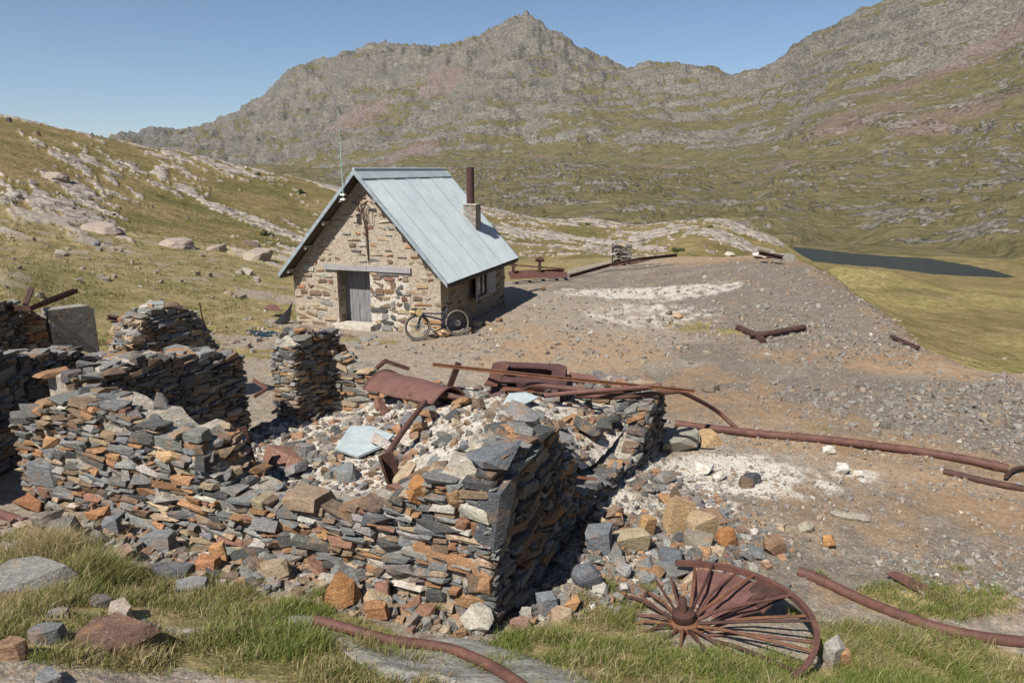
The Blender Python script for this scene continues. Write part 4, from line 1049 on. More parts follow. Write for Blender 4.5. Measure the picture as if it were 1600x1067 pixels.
small_stones('rubble_chips', 4200, 61, heap_place, .035, .17, LOOSE, True)
small_stones('spilled_rubble', 8000, 62, pix([((900, 900), (1030, 700), (1240, 860), 1.6), ((840, 980), (930, 800), (1230, 900), 1.3)], .48), .025, .13, LOOSE)
small_stones('fallen_rubble', 8200, 67, pix([((170, 845), (760, 992), (480, 845), 1), ((170, 850), (330, 925), (760, 995), 1)], .72), .03, .17, LOOSE)
small_stones('yard_gravel', 13000, 63, pix([((1040, 700), (1640, 760), (1250, 900), 1), ((1640, 760), (1640, 1000), (1250, 900), 1), ((1040, 620), (1640, 590), (1640, 760), 1.5), ((1040, 620), (1640, 760), (1040, 700), 1.5), ((560, 560), (1500, 565), (1100, 620), .6), ((1500, 565), (1640, 600), (1100, 620), 1.8)], .15), .012, .085, GRAV)
small_stones('tip_gravel', 11000, 64, pix([((600, 545), (1470, 555), (1000, 440), .7), ((600, 545), (820, 450), (1000, 440), .5), ((1470, 555), (1250, 408), (1000, 440), 1.1), ((820, 470), (1060, 405), (1250, 408), .8), ((1150, 480), (1280, 555), (1440, 550), 1.8)], .15), .022, .15, {**GRAV, 'dark': 6})
small_stones('path_stones', 1000, 65, pix([((380, 500), (600, 530), (430, 545), 1), ((380, 500), (430, 545), (330, 560), .5), ((0, 400), (440, 480), (0, 500), .12), ((0, 900), (250, 900), (120, 1060), .25)], .1), .04, .2, GRAV)
small_stones('slate_gravel', 3600, 66, pix([((1150, 610), (1640, 595), (1640, 715), 1), ((1250, 640), (1640, 715), (1450, 690), .6), ((1100, 470), (1260, 500), (1200, 540), .5), ((1200, 500), (1450, 548), (1250, 550), .8)], .1), .04, .17, {'slate': 30, 'grey': 25, 'dark': 14, 'blue': 10, 'tan': 10, 'brown': 12})
def on_hill(rs, n):
    az = rs.uniform(-.66, -.16, n); r = np.exp(rs.uniform(math.log(20), math.log(108), n)); x = r * np.sin(az); y = r * np.cos(az)
    k = outcrop(x, y) + .25 * rs.randn(n) > .12; return x[k], y[k]
small_stones('hillside_stones', 2800, 68, on_hill, .06, .42, {'pale': 30, 'tan': 24, 'grey': 26, 'brown': 10, 'blue': 6})
def on_knoll(rs, n):
    az = rs.uniform(-.1, .40, n); r = np.exp(rs.uniform(math.log(52), math.log(112), n)); x = r * np.sin(az); y = r * np.cos(az)
    k = outcrop(x, y) + .3 * rs.randn(n) > .05; return x[k], y[k]
small_stones('knoll_stones', 900, 69, on_knoll, .1, .5, {'pale': 30, 'tan': 20, 'grey': 26})
def on_meadow(rs, n):
    az = rs.uniform(.42, .72, n); r = np.exp(rs.uniform(math.log(60), math.log(260), n)); return r * np.sin(az), r * np.cos(az)
small_stones('meadow_stones', 120, 70, on_meadow, .15, .7, {'pale': 20, 'grey': 26})
# ------------------------------------------------------------------ the stone hut
HQ = W(690, 522, 0); HANG = math.radians(18.5)
HD_ = Vector((math.sin(HANG), math.cos(HANG), 0)); HU = Vector((-math.cos(HANG), math.sin(HANG), 0)); HZ = Vector((0, 0, 1))
def hp(u, d, z): return HQ + HU * u + HD_ * d + HZ * z
HWD, HLEN, APU, APZ, SLOPE = 4.65, 5.3, 2.25, 4.36, 1.10
def roofz(u): return APZ - abs(u - APU) * SLOPE
def stone_hut():
    R = random.Random(7)
    hut = empty('stone_hut', hp(HWD / 2, HLEN / 2, 0), 'small stone hut with a steep grey metal roof and boarded grey door', 'hut')
    T = .5; OFF = .16
    dz = 1.64
    # front gable (three blocks round the doorway)
    fw = MB(); e = HD_ * T
    fw.prism([hp(3.2, 0, -.3), hp(HWD, 0, -.3), hp(HWD, 0, roofz(HWD) - OFF), hp(3.2, 0, roofz(3.2) - OFF)], e)
    fw.prism([hp(0, 0, -.3), hp(2.15, 0, -.3), hp(2.15, 0, dz), hp(0, 0, roofz(0) - OFF)], e)
    fw.prism([hp(2.15, 0, dz), hp(3.2, 0, dz), hp(3.2, 0, roofz(3.2) - OFF), hp(APU, 0, APZ - OFF), hp(0, 0, roofz(0) - OFF)], e)
    front = fw.build('front_wall', 'render', hut)
    sw = MB(); eu = HU * T
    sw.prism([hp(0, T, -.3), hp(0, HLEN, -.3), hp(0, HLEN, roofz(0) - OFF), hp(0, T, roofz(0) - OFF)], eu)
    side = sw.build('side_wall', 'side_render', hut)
    bw = MB()
    bw.prism([hp(T, HLEN - T, -.3), hp(HWD, HLEN - T, -.3), hp(HWD, HLEN - T, roofz(HWD) - OFF), hp(APU, HLEN - T, APZ - OFF), hp(T, HLEN - T, roofz(T) - OFF)], e)
    bw.build('back_wall', 'render', hut)
    lw = MB(); lw.prism([hp(HWD, T, -.3), hp(HWD, HLEN - T, -.3), hp(HWD, HLEN - T, roofz(HWD) - OFF), hp(HWD, T, roofz(HWD) - OFF)], -eu); lw.build('side_wall', 'render', hut)
    yaw = math.atan2(-HU.y, -HU.x)
    wst = {'tan': 34, 'brown': 20, 'red': 10, 'grey': 14, 'orange': 12, 'pale': 18, 'dark': 4}
    # rubble stones showing through the render of the gable
    for q, z, l, h in courses(R, HWD, .0, lambda q: roofz(q) - OFF - .03, .07, .16, .14, .55, .04):
        if .93 < q < 2.2 and z < 1.66: continue
        if 2.1 - l / 2 < q < 3.24 + l / 2 and z < 1.72: continue
        if .85 - l / 2 < q < 3.58 + l / 2 and 1.56 < z < 1.86: continue
        up = z > 1.8
        if R.random() < (.42 if up else .05): continue
        if q - l / 2 < .05: q = l / 2 - .02
        if q + l / 2 > HWD - .05: q = HWD - l / 2 + .02
        k = .78 if up else 1.0
        stone('stone', R.choice(HB), hp(q, .065 + R.uniform(-.012, .012), z), (l * k * 1.06, .21, h * (k if up else 1.12)), (R.gauss(0, .03), R.gauss(0, .05), yaw), pick(R, wst), front)
    # quoins on both corners
    # re-pointed panel right of the door
    pn_ = MB(); pn_.prism([hp(.93, -.012, -.1), hp(2.14, -.012, -.1), hp(2.14, -.012, 1.62), hp(.93, -.012, 1.62)], HD_ * .03); panel = pn_.build('pointed_panel', 'pointing', hut)
    for q, z, l, h in courses(R, 1.2, .0, lambda q: 1.62, .08, .18, .14, .42, .035):
        stone('stone', R.choice(HB), hp(.93 + min(max(q, l / 2), 1.2 - l / 2), .04, z), (l * 1.17, .2, h * 1.3), (R.gauss(0, .02), R.gauss(0, .03), yaw), pick(R, {'brown': 26, 'red': 20, 'tan': 18, 'dark': 18, 'grey': 16, 'orange': 8}), panel)
    # side wall stones (shaded)
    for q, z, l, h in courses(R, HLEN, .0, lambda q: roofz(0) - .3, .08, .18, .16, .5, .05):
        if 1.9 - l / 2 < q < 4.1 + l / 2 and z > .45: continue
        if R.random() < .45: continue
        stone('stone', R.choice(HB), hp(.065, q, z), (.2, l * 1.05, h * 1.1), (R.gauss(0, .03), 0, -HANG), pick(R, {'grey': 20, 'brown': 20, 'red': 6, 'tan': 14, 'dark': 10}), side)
    # lintel, doorway, threshold
    lm = MB()
    for a, b, nm in ((.86, 2.2, 'lintel'), (2.21, 3.58, 'lintel')):
        MB().box((hp((a + b) / 2, .03, 1.715)), (b - a, .2, .145), (HU, HD_, HZ)).build(nm, 'lintel', hut)
    door = MB().box(hp(2.675, .47, .80), (1.05, .05, 1.66), (HU, HD_, HZ)).build('door', 'door', hut)
    for k in range(5):
        u = 2.15 + 1.05 * (k + .5) / 5
        MB().box(hp(u, .435, .80), (1.05 / 5 - .008, .024, 1.62), (HU, HD_, HZ)).build('board', 'door', door)
    MB().box(hp(2.27, .41, .86), (.05, .03, .12), (HU, HD_, HZ)).build('latch', 'rust_d', door)
    for s_, u in ((-1, 3.2), (1, 2.15)):
        for q, z, l, h in courses(R, .34, 0, lambda q: 1.62, .09, .2, .14, .3, .02):
            stone('stone', R.choice(HB), hp(u + s_ * -.05, q, z), (.15, l, h), (0, 0, -HANG), pick(R, {'brown': 20, 'grey': 20, 'tan': 10}), front)
    th = MB().box(hp(2.68, .02, .03), (1.25, .55, .16), (HU, HD_, HZ)).build('threshold', 'pointing', hut)
    # window with two shutters on the side wall
    win = MB().box(hp(-.012, 3.0, 1.02), (.04, .78, .8), (HU, HD_, HZ)).build('window', 'window', hut)
    MB().box(hp(-.05, 3.0, .56), (.16, .86, .07), (HU, HD_, HZ)).build('sill', 'concrete', win)
    fr = MB()
    for d in (2.63, 3.37): fr.box(hp(-.035, d, 1.02), (.05, .06, .82), (HU, HD_, HZ))
    fr.box(hp(-.035, 3.0, 1.02), (.045, .035, .8), (HU, HD_, HZ)); fr.box(hp(-.036, 3.0, 1.40), (.05, .68, .05), (HU, HD_, HZ))
    fr.build('window_frame', 'soffit', win)
    for d0, ang, sg in ((2.62, .32, -1), (3.40, .12, 1)):
        ax = (HD_ * sg * math.cos(ang) - HU * math.sin(ang)).normalized(); nn = HZ.cross(ax)
        s0 = MB().box(hp(-.05, d0, .98) + ax * .31, (.62, .04, .88), (ax, nn, HZ)).build('shutter', 'shutter', hut)
        for zz in (.70, 1.26): MB().box(hp(-.05, d0, zz) + ax * .31 + nn * (.028 if nn.dot(-HU) > 0 else -.028), (.56, .02, .07), (ax, nn, HZ)).build('batten', 'shutter', s0)
    # ---- roof: corrugated sheets, ridge cap, verge flashings, timber under them
    FO, BO = .38, .32                                     # overhang front / back
    roof = MB()
    for sg, ue in ((-1, -.38), (1, 4.86)):
        a = hp(APU, -FO + .03, APZ - .07); b = hp(ue, -FO + .03, roofz(ue) - .07)
        roof.prism([a, b, b - HZ * .06, a - HZ * .06], HD_ * (HLEN + FO + BO - .06))
    rf = roof.build('roof', 'soffit', hut)
    def sheets(ue, n):
        tot = HLEN + FO + BO; w = tot / n
        sdir = (hp(ue, 0, roofz(ue)) - hp(APU, 0, APZ)); sl = sdir.length; sdir = sdir / sl; nn = sdir.cross(HD_); nn = nn if nn.z > 0 else -nn
        for i in range(n):
            d0 = -FO + i * w; m = 12 * 5; V = []; F = []
            lift = .006 * (i % 2)
            for j in range(m + 1):
                dd = d0 + (w + .03) * j / m if i < n - 1 else d0 + w * j / m
                zc = .009 * math.sin(j / 5 * 2 * math.pi) + lift + (.012 if j < 3 else 0)
                for t in (0.0, .5, 1.0):
                    V.append(hp(APU, dd, APZ) + sdir * sl * t + nn * zc)
            for j in range(m):
                for t in (0, 1): F.append((j * 3 + t, j * 3 + t + 1, j * 3 + t + 4, j * 3 + t + 3))
            k = len(V); V2 = [v - nn * .004 for v in V]; F2 = [tuple(x + k for x in f[::-1]) for f in F]
            o = MB().add(V + V2, F + F2).build('roof_sheet', 'roof', rf, smooth=False, recalc=False)
    sheets(-.38, 7); sheets(4.86, 7)
    rc = MB()
    for sg in (-1, 1):
        u1 = APU + sg * .22; p = hp(APU, -FO - .04, APZ + .045); q = hp(u1, -FO - .04, roofz(u1) + .045)
        rc.prism([p, q, q - HZ * .014, p - HZ * .014], HD_ * (HLEN + FO + BO + .08))
    rc.tube([hp(APU, -FO - .04, APZ + .05), hp(APU, HLEN + BO + .04, APZ + .05)], .035, 8)
    rc.build('ridge_cap', 'roof', rf)
    for ue in (-.38, 4.86):
        for d in (-FO - .02, HLEN + BO + .02):
            k = 3
            for i in range(k):
                ua = APU + (ue - APU) * i / k; ub = APU + (ue - APU) * (i + 1.02) / k
                a = hp(ua, d - .02, roofz(ua) + .03 + .004 * (i % 2)); b = hp(ub, d - .02, roofz(ub) + .03 + .004 * (i % 2))
                if i == k - 1: b = hp(ue, d - .02, roofz(ue) + .03)
                MB().prism([a, b, b - HZ * .13, a - HZ * .13], HD_ * .05).build('verge_flashing', 'zinc', rf)
    for t in (.2, .42, .66, .9):
        for ue in (-.38, 4.86):
            u = APU + (ue - APU) * t; MB().box(hp(u, -.16, roofz(u) - .2), (.09, .36, .11), (HU, HD_, HZ)).build('purlin_end', 'wood', rf)
    # ---- chimney
    cu, cd = .76, 4.3
    ch = MB().box(hp(cu, cd, 2.87), (.42, .46, .82), (HU, HD_, HZ)).build('chimney', 'concrete', hut)
    MB().box(hp(cu, cd, 3.3), (.47, .51, .05), (HU, HD_, HZ)).build('chimney_cap', 'chimney', ch)
    fl = MB().tube([hp(cu + .05, cd, 3.3), hp(cu + .05, cd, 4.46)], .125, 16).build('stove_pipe', 'rust_k', hut, True)
    cw = MB()
    for k in range(4):
        a = k * math.pi / 2 + .4; v = HU * math.cos(a) * .1 + HD_ * math.sin(a) * .1; cw.tube([hp(cu + .05, cd, 4.44) + v, hp(cu + .05, cd, 4.70) + v], .011, 6)
    cw.build('cowl_strut', 'steel', fl)
    MB().tube([hp(cu + .05, cd, 4.70), hp(cu + .05, cd, 4.725)], .16, 16).build('cowl', 'steel', fl, True)
    # ---- aerial on the verge, cables down the gable
    ap = hp(APU + .30, -FO - .12, 3.72)
    an = MB().tube([ap - HZ * .15, ap + HZ * 1.3], .014, 8).tube([ap + HZ * 1.3, ap + HZ * 2.2], .006, 6).build('aerial', 'antenna', hut)
    MB().box(ap + HZ * .02, (.13, .1, .05), (HU, HD_, HZ)).box(ap - HZ * .1, (.13, .1, .05), (HU, HD_, HZ)).build('clamp', 'whitep', an)
    MB().tube([ap, hp(APU - .12, -.05, 3.62)], .018, 6).build('bracket', 'cable', an)
    cb = MB()
    for k, (u0, s0) in enumerate(((.16, .5), (.06, .3), (-.02, .6), (-.12, .4))):
        pts = [hp(APU + u0 * 1.3, -.07, 3.62 - .08 * k), hp(APU + u0 * .7 - .04, -.05, 3.25), hp(APU - .08 + .03 * math.sin(k * 2), -.04, 2.8), hp(APU - .11 + .02 * k * .6, -.035, 2.3), hp(APU - .1, -.035, 1.85 + .1 * (k % 2))]
        cb.tube(spline(pts, 6), .008 + .004 * (k % 2), 6)
    cb.tube(spline([hp(APU - .12, -.06, 3.5), hp(APU - .3, -.06, 3.3), hp(APU - .3, -.06, 3.0), hp(APU - .18, -.05, 2.95), hp(APU - .14, -.05, 3.2)], 6), .008, 6)
    cb.build('cable', 'cable', hut); tag(cb and hut.children[-1], None)
    return hut
hut = stone_hut()
# ------------------------------------------------------------------ bicycle leaning at the hut corner
def bicycle():
    fc = onz(654, 532, .01); rc_ = onz(716, 524.5, .01)
    ax = (rc_ - fc); ax.z = 0; wb = ax.length; ax.normalize()
    side = Vector((-ax.y, ax.x, 0)); side = side if side.y > 0 else -side      # towards the wall
    lean = .14; up = (Vector((0, 0, 1)) * math.cos(lean) + side * math.sin(lean)).normalized(); lat = ax.cross(up)
    s = wb / 1.2
    def B(x, z, w=0.0): return fc + ax * x * s + up * z * s + lat * w * s
    root = empty('bicycle', (fc + rc_) / 2, 'dark blue mountain bike with a handlebar bag leaning on the hut corner', 'bicycle')
    r = .365
    def ring(c, R, rt, n=36, k=8, steer=0.0):
        a2 = (ax * math.cos(steer) + lat * math.sin(steer)); l2 = a2.cross(up); V = []; F = []
        for i in range(n):
            t = 2 * math.pi * i / n; dr = a2 * math.cos(t) + up * math.sin(t)
            for j in range(k):
                q = 2 * math.pi * j / k; V.append(c + dr * (R + rt * math.cos(q)) * s + l2 * rt * math.sin(q) * s)
        for i in range(n):
            for j in range(k): F.append((i * k + j, i * k + (j + 1) % k, ((i + 1) % n) * k + (j + 1) % k, ((i + 1) % n) * k + j))
        return V, F
    for x, st in ((0, .18), (1.2, 0)):
        c = B(x, r)
        wh = MB().add(*ring(c, .338, .03, steer=st)).build('wheel', 'tyre', root, True)
        MB().add(*ring(c, .302, .013, steer=st)).build('rim', 'rim', wh, True)
        a2 = (ax * math.cos(st) + lat * math.sin(st)); l2 = a2.cross(up)
        sp = MB()
        for k in range(20):
            t = 2 * math.pi * k / 20; dr = a2 * math.cos(t) + up * math.sin(t); sp.tube([c + l2 * .02 * s * (1 if k % 2 else -1), c + dr * .3 * s], .0022, 4, False)
        sp.build('spokes', 'rim', wh)
        MB().tube([c - l2 * .05 * s, c + l2 * .05 * s], .026 * s, 10).build('hub', 'rim', wh, True)
        MB().tube([c + l2 * .045 * s, c + l2 * .049 * s], .085 * s, 18).build('brake_disc', 'steel', wh)
    bb = B(.79, .33); hd0 = B(.17, .66); hd1 = B(.13, .78); st_ = B(.93, .80); rax = B(1.2, r); fax = B(0, r)
    MB().tube([bb, B(.74, .5), B(.17, .69)], .027 * s, 8).build('down_tube', 'frame', root, True)
    MB().tube([hd1 - up * .04, B(.80, .66)], .021 * s, 8).build('top_tube', 'frame', root, True)
    MB().tube([bb, B(.82, .66), st_], .017 * s, 8).build('seat_tube', 'frame', root, True)
    MB().tube([hd0, hd1], .028 * s, 8).build('head_tube', 'frame', root, True)
    for w in (-.05, .05):
        MB().tube([bb + lat * w * .6 * s, rax + lat * w * s], .013 * s, 6).build('chain_stay', 'frame', root)
        MB().tube([B(.80, .62, w * .5), rax + lat * w * s], .011 * s, 6).build('seat_stay', 'frame', root)
        MB().tube([fax + lat * w * s, B(.11, .62, w)], .018 * s, 8).build('fork_leg', 'black' if w > 0 else 'frame', root, True)
    MB().tube([B(.81, .63), B(.70, .47)], .025 * s, 8).build('shock', 'rim', root)
    MB().tube([st_, B(.97, .93)], .014 * s, 8).build('seat_post', 'rim', root)
    V = spline([B(.84, .955), B(.9, .965), B(1.0, .96), B(1.09, .975)], 4)
    MB().tube(V, [.014 * s, .018 * s, .02 * s, .022 * s, .03 * s, .035 * s, .045 * s, .055 * s, .06 * s, .06 * s, .06 * s, .055 * s, .04 * s][:len(V)], 8).build('saddle', 'black', root, True)
    MB().tube([hd1, B(.10, .86)], .018 * s, 8).build('stem', 'rim', root)
    MB().tube([B(.13, .87, -.34), B(.10, .86, -.1), B(.10, .86, .1), B(.13, .87, .34)], .013 * s, 8).build('handlebar', 'rim', root)
    for w in (-1, 1): MB().tube([B(.125, .868, .25 * w), B(.13, .87, .37 * w)], .019 * s, 8).build('grip', 'black', root)
    bag = MB().tube([B(.0, .78, -.20), B(.0, .78, .20)], .1 * s, 16).build('handlebar_bag', 'black', root, True)
    MB().tube([B(.0, .78, .20), B(.0, .78, .215)], .098 * s, 16).build('bag_end', 'yellow', bag, True)
    MB().tube([B(.0, .78, -.20), B(.0, .78, -.215)], .098 * s, 16).build('bag_end', 'yellow', bag, True)
    MB().tube([B(-.085, .79, -.16), B(-.085, .79, .16)], .045 * s, 10).build('bag_pocket', 'yellow', bag, True)
    MB().tube([bb - lat * .035 * s, bb - lat * .042 * s], .085 * s, 18).build('chainring', 'rim', root)
    MB().tube([rax - lat * .03 * s, rax - lat * .05 * s], .09 * s, 18).build('cassette', 'steel', root)
    for w, a in ((-.07, .4), (.07, .4 + math.pi)):
        e = bb + (ax * math.cos(a) + up * math.sin(a)) * .17 * s + lat * w * s
        cr = MB().tube([bb + lat * w * s, e], .013 * s, 6).build('crank', 'rim', root)
        MB().box(e + lat * (.05 if w > 0 else -.05) * s, (.1 * s, .1 * s, .02 * s), (ax, lat, up)).build('pedal', 'black', cr)
bicycle()

# ------------------------------------------------------------------ rusting pipes, rails and plates
def lie(pts, rad, lift=.6):
    """pixels on the ground -> points with the pipe resting on it"""
    out = []
    for a in pts:
        if len(a) == 3: out.append(onz(a[0], a[1], a[2]))
        else: p = gp(a[0], a[1], rad * lift); out.append(p)
    return out
def pipe(name, pts, rad, label, mat='rust', cat='pipe', joints=(), n=12, open_end=False, lift=.6, k=8):
    P = spline(lie(pts, rad, lift), k); root = MB().tube(P, rad, n).build(name, mat, None, True); tag(root, label, cat)
    for j in joints:
        i = int(j * (len(P) - 1)); i = min(max(i, 1), len(P) - 2); d = (P[i + 1] - P[i - 1]).normalized()
        MB().tube([P[i] - d * .035, P[i] + d * .035], rad * 1.22, n).build('pipe_joint', mat, root, True)
    return root
def bar(name, pts, w, h, label, mat='rust', cat='beam', prof='L'):
    P = [Vector(p) if isinstance(p, Vector) else onz(*p) for p in pts]
    t = min(w, h) * .16
    pr = {'L': [(0, 0), (w, 0), (w, t), (t, t), (t, h), (0, h)],
          'I': [(-w / 2, 0), (w / 2, 0), (w / 2, t), (t / 2, t), (t / 2, h - t), (w / 2, h - t), (w / 2, h), (-w / 2, h), (-w / 2, h - t), (-t / 2, h - t), (-t / 2, t), (-w / 2, t)],
          'F': [(-w / 2, 0), (w / 2, 0), (w / 2, h), (-w / 2, h)],
          'U': [(0, 0), (w, 0), (w, h), (w - t, h), (w - t, t), (t, t), (t, h), (0, h)]}[prof]
    sd = None
    d = (P[-1] - P[0]).normalized()
    if abs(d.z) > .75: sd = Vector((1, .35, 0))
    o = MB().sweep(P, pr, sd).build(name, mat); tag(o, label, cat); return o
pipe('rusty_pipe', [(1055, 662), (1120, 670), (1200, 679), (1300, 688), (1420, 703), (1500, 716), (1575, 732)], .066, 'long straight rusty pipe across the yard right of the ruin', joints=(.42, .97), lift=.9)
pipe('rusty_pipe', [(1475, 737), (1540, 752), (1640, 772)], .05, 'short rusty pipe at the right edge below the long straight one', 'rust_d')
pipe('rusty_pipe', [(1247, 892), (1290, 910), (1350, 938), (1400, 958), (1470, 982), (1540, 996), (1620, 1005)], .05, 'bent rusty pipe running through grass to the lower right corner', joints=(.1, .16))
pipe('rusty_pipe', [(492, 968), (560, 986), (610, 1000), (660, 1006), (710, 1015), (760, 1036), (800, 1060), (840, 1090)], .038, 'curved rusty pipe lying over the pale bedrock in front', 'rust', lift=2.3)
pipe('rusty_pipe', [(-40, 790), (10, 806), (40, 816)], .05, 'rusty pipe end at the left edge near the dry tussock', 'rust_p')
pipe('rusty_pipe', [(1050, 606, 1.22), (1085, 622, .9), (1120, 642, .5), (1150, 668, .25), (1175, 682, .12), (1186, 674, .14)], .036, 'bent rusty pipe drooping from the ruin corner to the ground', 'rust')
pipe('rusty_pipe', [(1058, 676), (1100, 676)], .07, 'rusty pipe stub on the ground behind the ruin corner', 'rust')
pipe('rusty_pipe', [(1153, 512), (1185, 526), (1192, 533)], .09, 'thick rusty pipe stub, left arm of a broken fork on the tip', 'rust_d', joints=(.5,))
pipe('rusty_pipe', [(1172, 523), (1200, 521), (1230, 516), (1258, 511)], .075, 'rusty pipe with raised end, right arm of a broken fork on the tip', 'rust_d', lift=1.6)
bar('iron_bar', [gp(1390, 526, .05), gp(1436, 545, .05)], .08, .06, 'short dark iron bar on the gravel slope near the tip edge', 'rust_d', 'bar', 'F')
# on the ruin
pipe('rusty_pipe', [(1032, 602, 1.32), (960, 612, 1.3), (880, 606, 1.33), (832, 601, 1.3), (815, 612, 1.15)], .04, 'long rusty pipe with a bent end across the back of the ruin', 'rust')
pipe('rusty_pipe', [(1030, 603, 1.42), (940, 610, 1.38), (890, 614, 1.32), (850, 618, 1.28)], .034, 'thinner rusty pipe lying over the long one on the back wall', 'rust_p')
pipe('rusty_pipe', [(1060, 611, 1.25), (1010, 616, 1.27), (965, 620, 1.26), (900, 618, 1.2)], .038, 'rusty pipe lying below the two others on the back wall', 'rust')
bar('iron_rail', [(676, 572, 1.50), (860, 592, 1.46), (1085, 614, 1.36)], .035, .05, 'long thin rusty rail laid across the whole back of the ruin', 'rust_o', 'rail', 'I')
pipe('rusty_pipe', [(640, 616, 1.18), (675, 616, 1.22), (715, 621, 1.22), (754, 630, 1.16)], .04, 'short curved rusty pipe resting on the rubble below the rusty sheet', 'rust')
pipe('rusty_pipe', [(602, 715, 1.36), (632, 670, 1.42), (664, 628, 1.42)], .036, 'rusty pipe sloping up from the stubby iron beam in the rubble', 'rust')
bar('iron_beam', [(700, 608, 1.0), (716, 566, 1.45)], .09, .05, 'flat rusty iron strip standing up behind the rubble', 'rust_d', 'beam', 'F')
bar('iron_beam', [W(392, 742, 1.12), W(372, 668, 1.98 - .3)], .17, .15, 'rusty iron beam leaning upright against the dark inner wall', 'rust_d', 'beam', 'I')
bar('iron_beam', [W(606, 762, 1.2), W(590, 712, 1.55)], .15, .12, 'stubby rusty iron beam sticking out of the rubble by the pipe', 'rust_d', 'beam', 'U')
bar('iron_bar', [W(310, 668, 1.55), W(355, 660, 1.5)], .03, .03, 'thin rusty angle iron reaching out above the dark inner wall', 'rust', 'bar', 'L')
bar('iron_bar', [W(245, 648, 1.85), W(262, 642, 1.9), W(266, 655, 1.75)], .04, .04, 'small bent red iron on the broken front wall', 'rust_p', 'bar', 'L')
bar('iron_bar', [W(396, 594, .9), W(418, 608, .8)], .05, .05, 'short red iron bar in the gap beside the stone pillar', 'rust_p', 'bar', 'L')
bar('iron_bar', [W(417, 610, .8), W(398, 622, .7)], .05, .05, 'dark iron strip on the ground in the gap beside the stone pillar', 'rust', 'bar', 'F')
bar('iron_bar', [W(1018, 630, 1.2), W(1012, 652, .95), W(990, 655, 1.0)], .05, .03, 'bent iron strap hanging from the far corner of the ruin', 'rust_p', 'bar', 'F')
bar('iron_bar', [L2.at(1.62, .0, 1.35), L2.at(1.72, .28, 1.33)], .025, .02, 'short iron spike sticking out of the shaded side wall', 'rust_o', 'bar', 'F')
z7 = topz(p7b.y, 470)
bar('iron_beam', [W(-20, 482, z7 - .1), W(50, 485, z7 - .12), W(78, 472, z7 - .05), W(117, 457, z7 + .05)], .10, .09, 'bent rusty beam on the far left wall pointing right', 'rust_d', 'beam', 'U')
bar('iron_beam', [W(40, 478, z7 - .05), W(50, 452, z7 + .1)], .09, .05, 'short rusty beam end sticking up from the far left wall', 'rust_d', 'beam', 'F')
bar('iron_beam', [gp(168, 499, .06), gp(206, 505, .06)], .14, .12, 'rusty beam lying in the grass left of the cairn-like heap', 'rust_d', 'beam', 'I')
pole = MB().tube([gp(320, 522), gp(320, 522) + Vector((-.05, 0, .85))], .02, 6).build('iron_stake', 'rust_d'); tag(pole, 'thin rusty stake upright beside the cairn-like heap', 'stake')
# rusted curved sheet (old tank shell)
def tank_sheet():
    A = W(598, 580, 1.25); B_ = W(700, 606, 1.35); ax = (B_ - A); L = ax.length; ax.normalize(); s = Vector((0, 0, 1)).cross(ax).normalized(); s = s if s.y > 0 else -s
    n, m = 18, 14; V = []; F = []
    for i in range(n + 1):
        t = i / n
        for j in range(m + 1):
            a = math.radians(-62 + 124 * j / m) ; rr = .42
            w = 1 - .22 * t
            V.append(A + ax * (L * t + .03 * math.sin(j * .5)) + s * math.sin(a) * rr * w + Vector((0, 0, (math.cos(a) - 1) * rr * w + .008 * math.sin(i * .5 + j * .3))))
    k = len(V); q = m + 1
    for i in range(n):
        for j in range(m): F.append((i * q + j, i * q + j + 1, (i + 1) * q + j + 1, (i + 1) * q + j))
    mb = MB().add(V, F); mb.add([v - Vector((0, 0, .012)) for v in V], [f[::-1] for f in F])
    o = mb.build('tank_sheet', 'rust_p', None, True, False); tag(o, 'large curved sheet of purple-red rusted iron behind the rubble', 'sheet')
    for i, nm in ((0, 'end_flange'), (n, 'end_flange')):
        MB().tube([V[i * q + j] for j in range(q)], .022, 6).build(nm, 'rust', o)
tank_sheet()
bar('iron_bar', [W(588, 578, 1.1), W(604, 565, 1.35)], .06, .05, 'rusty strut rising at the left end of the curved sheet', 'rust', 'bar', 'F')
bar('iron_bar', [W(604, 566, 1.35), W(640, 578, 1.3)], .05, .05, 'dark iron bar behind the left end of the curved sheet', 'rust_d', 'bar', 'L')
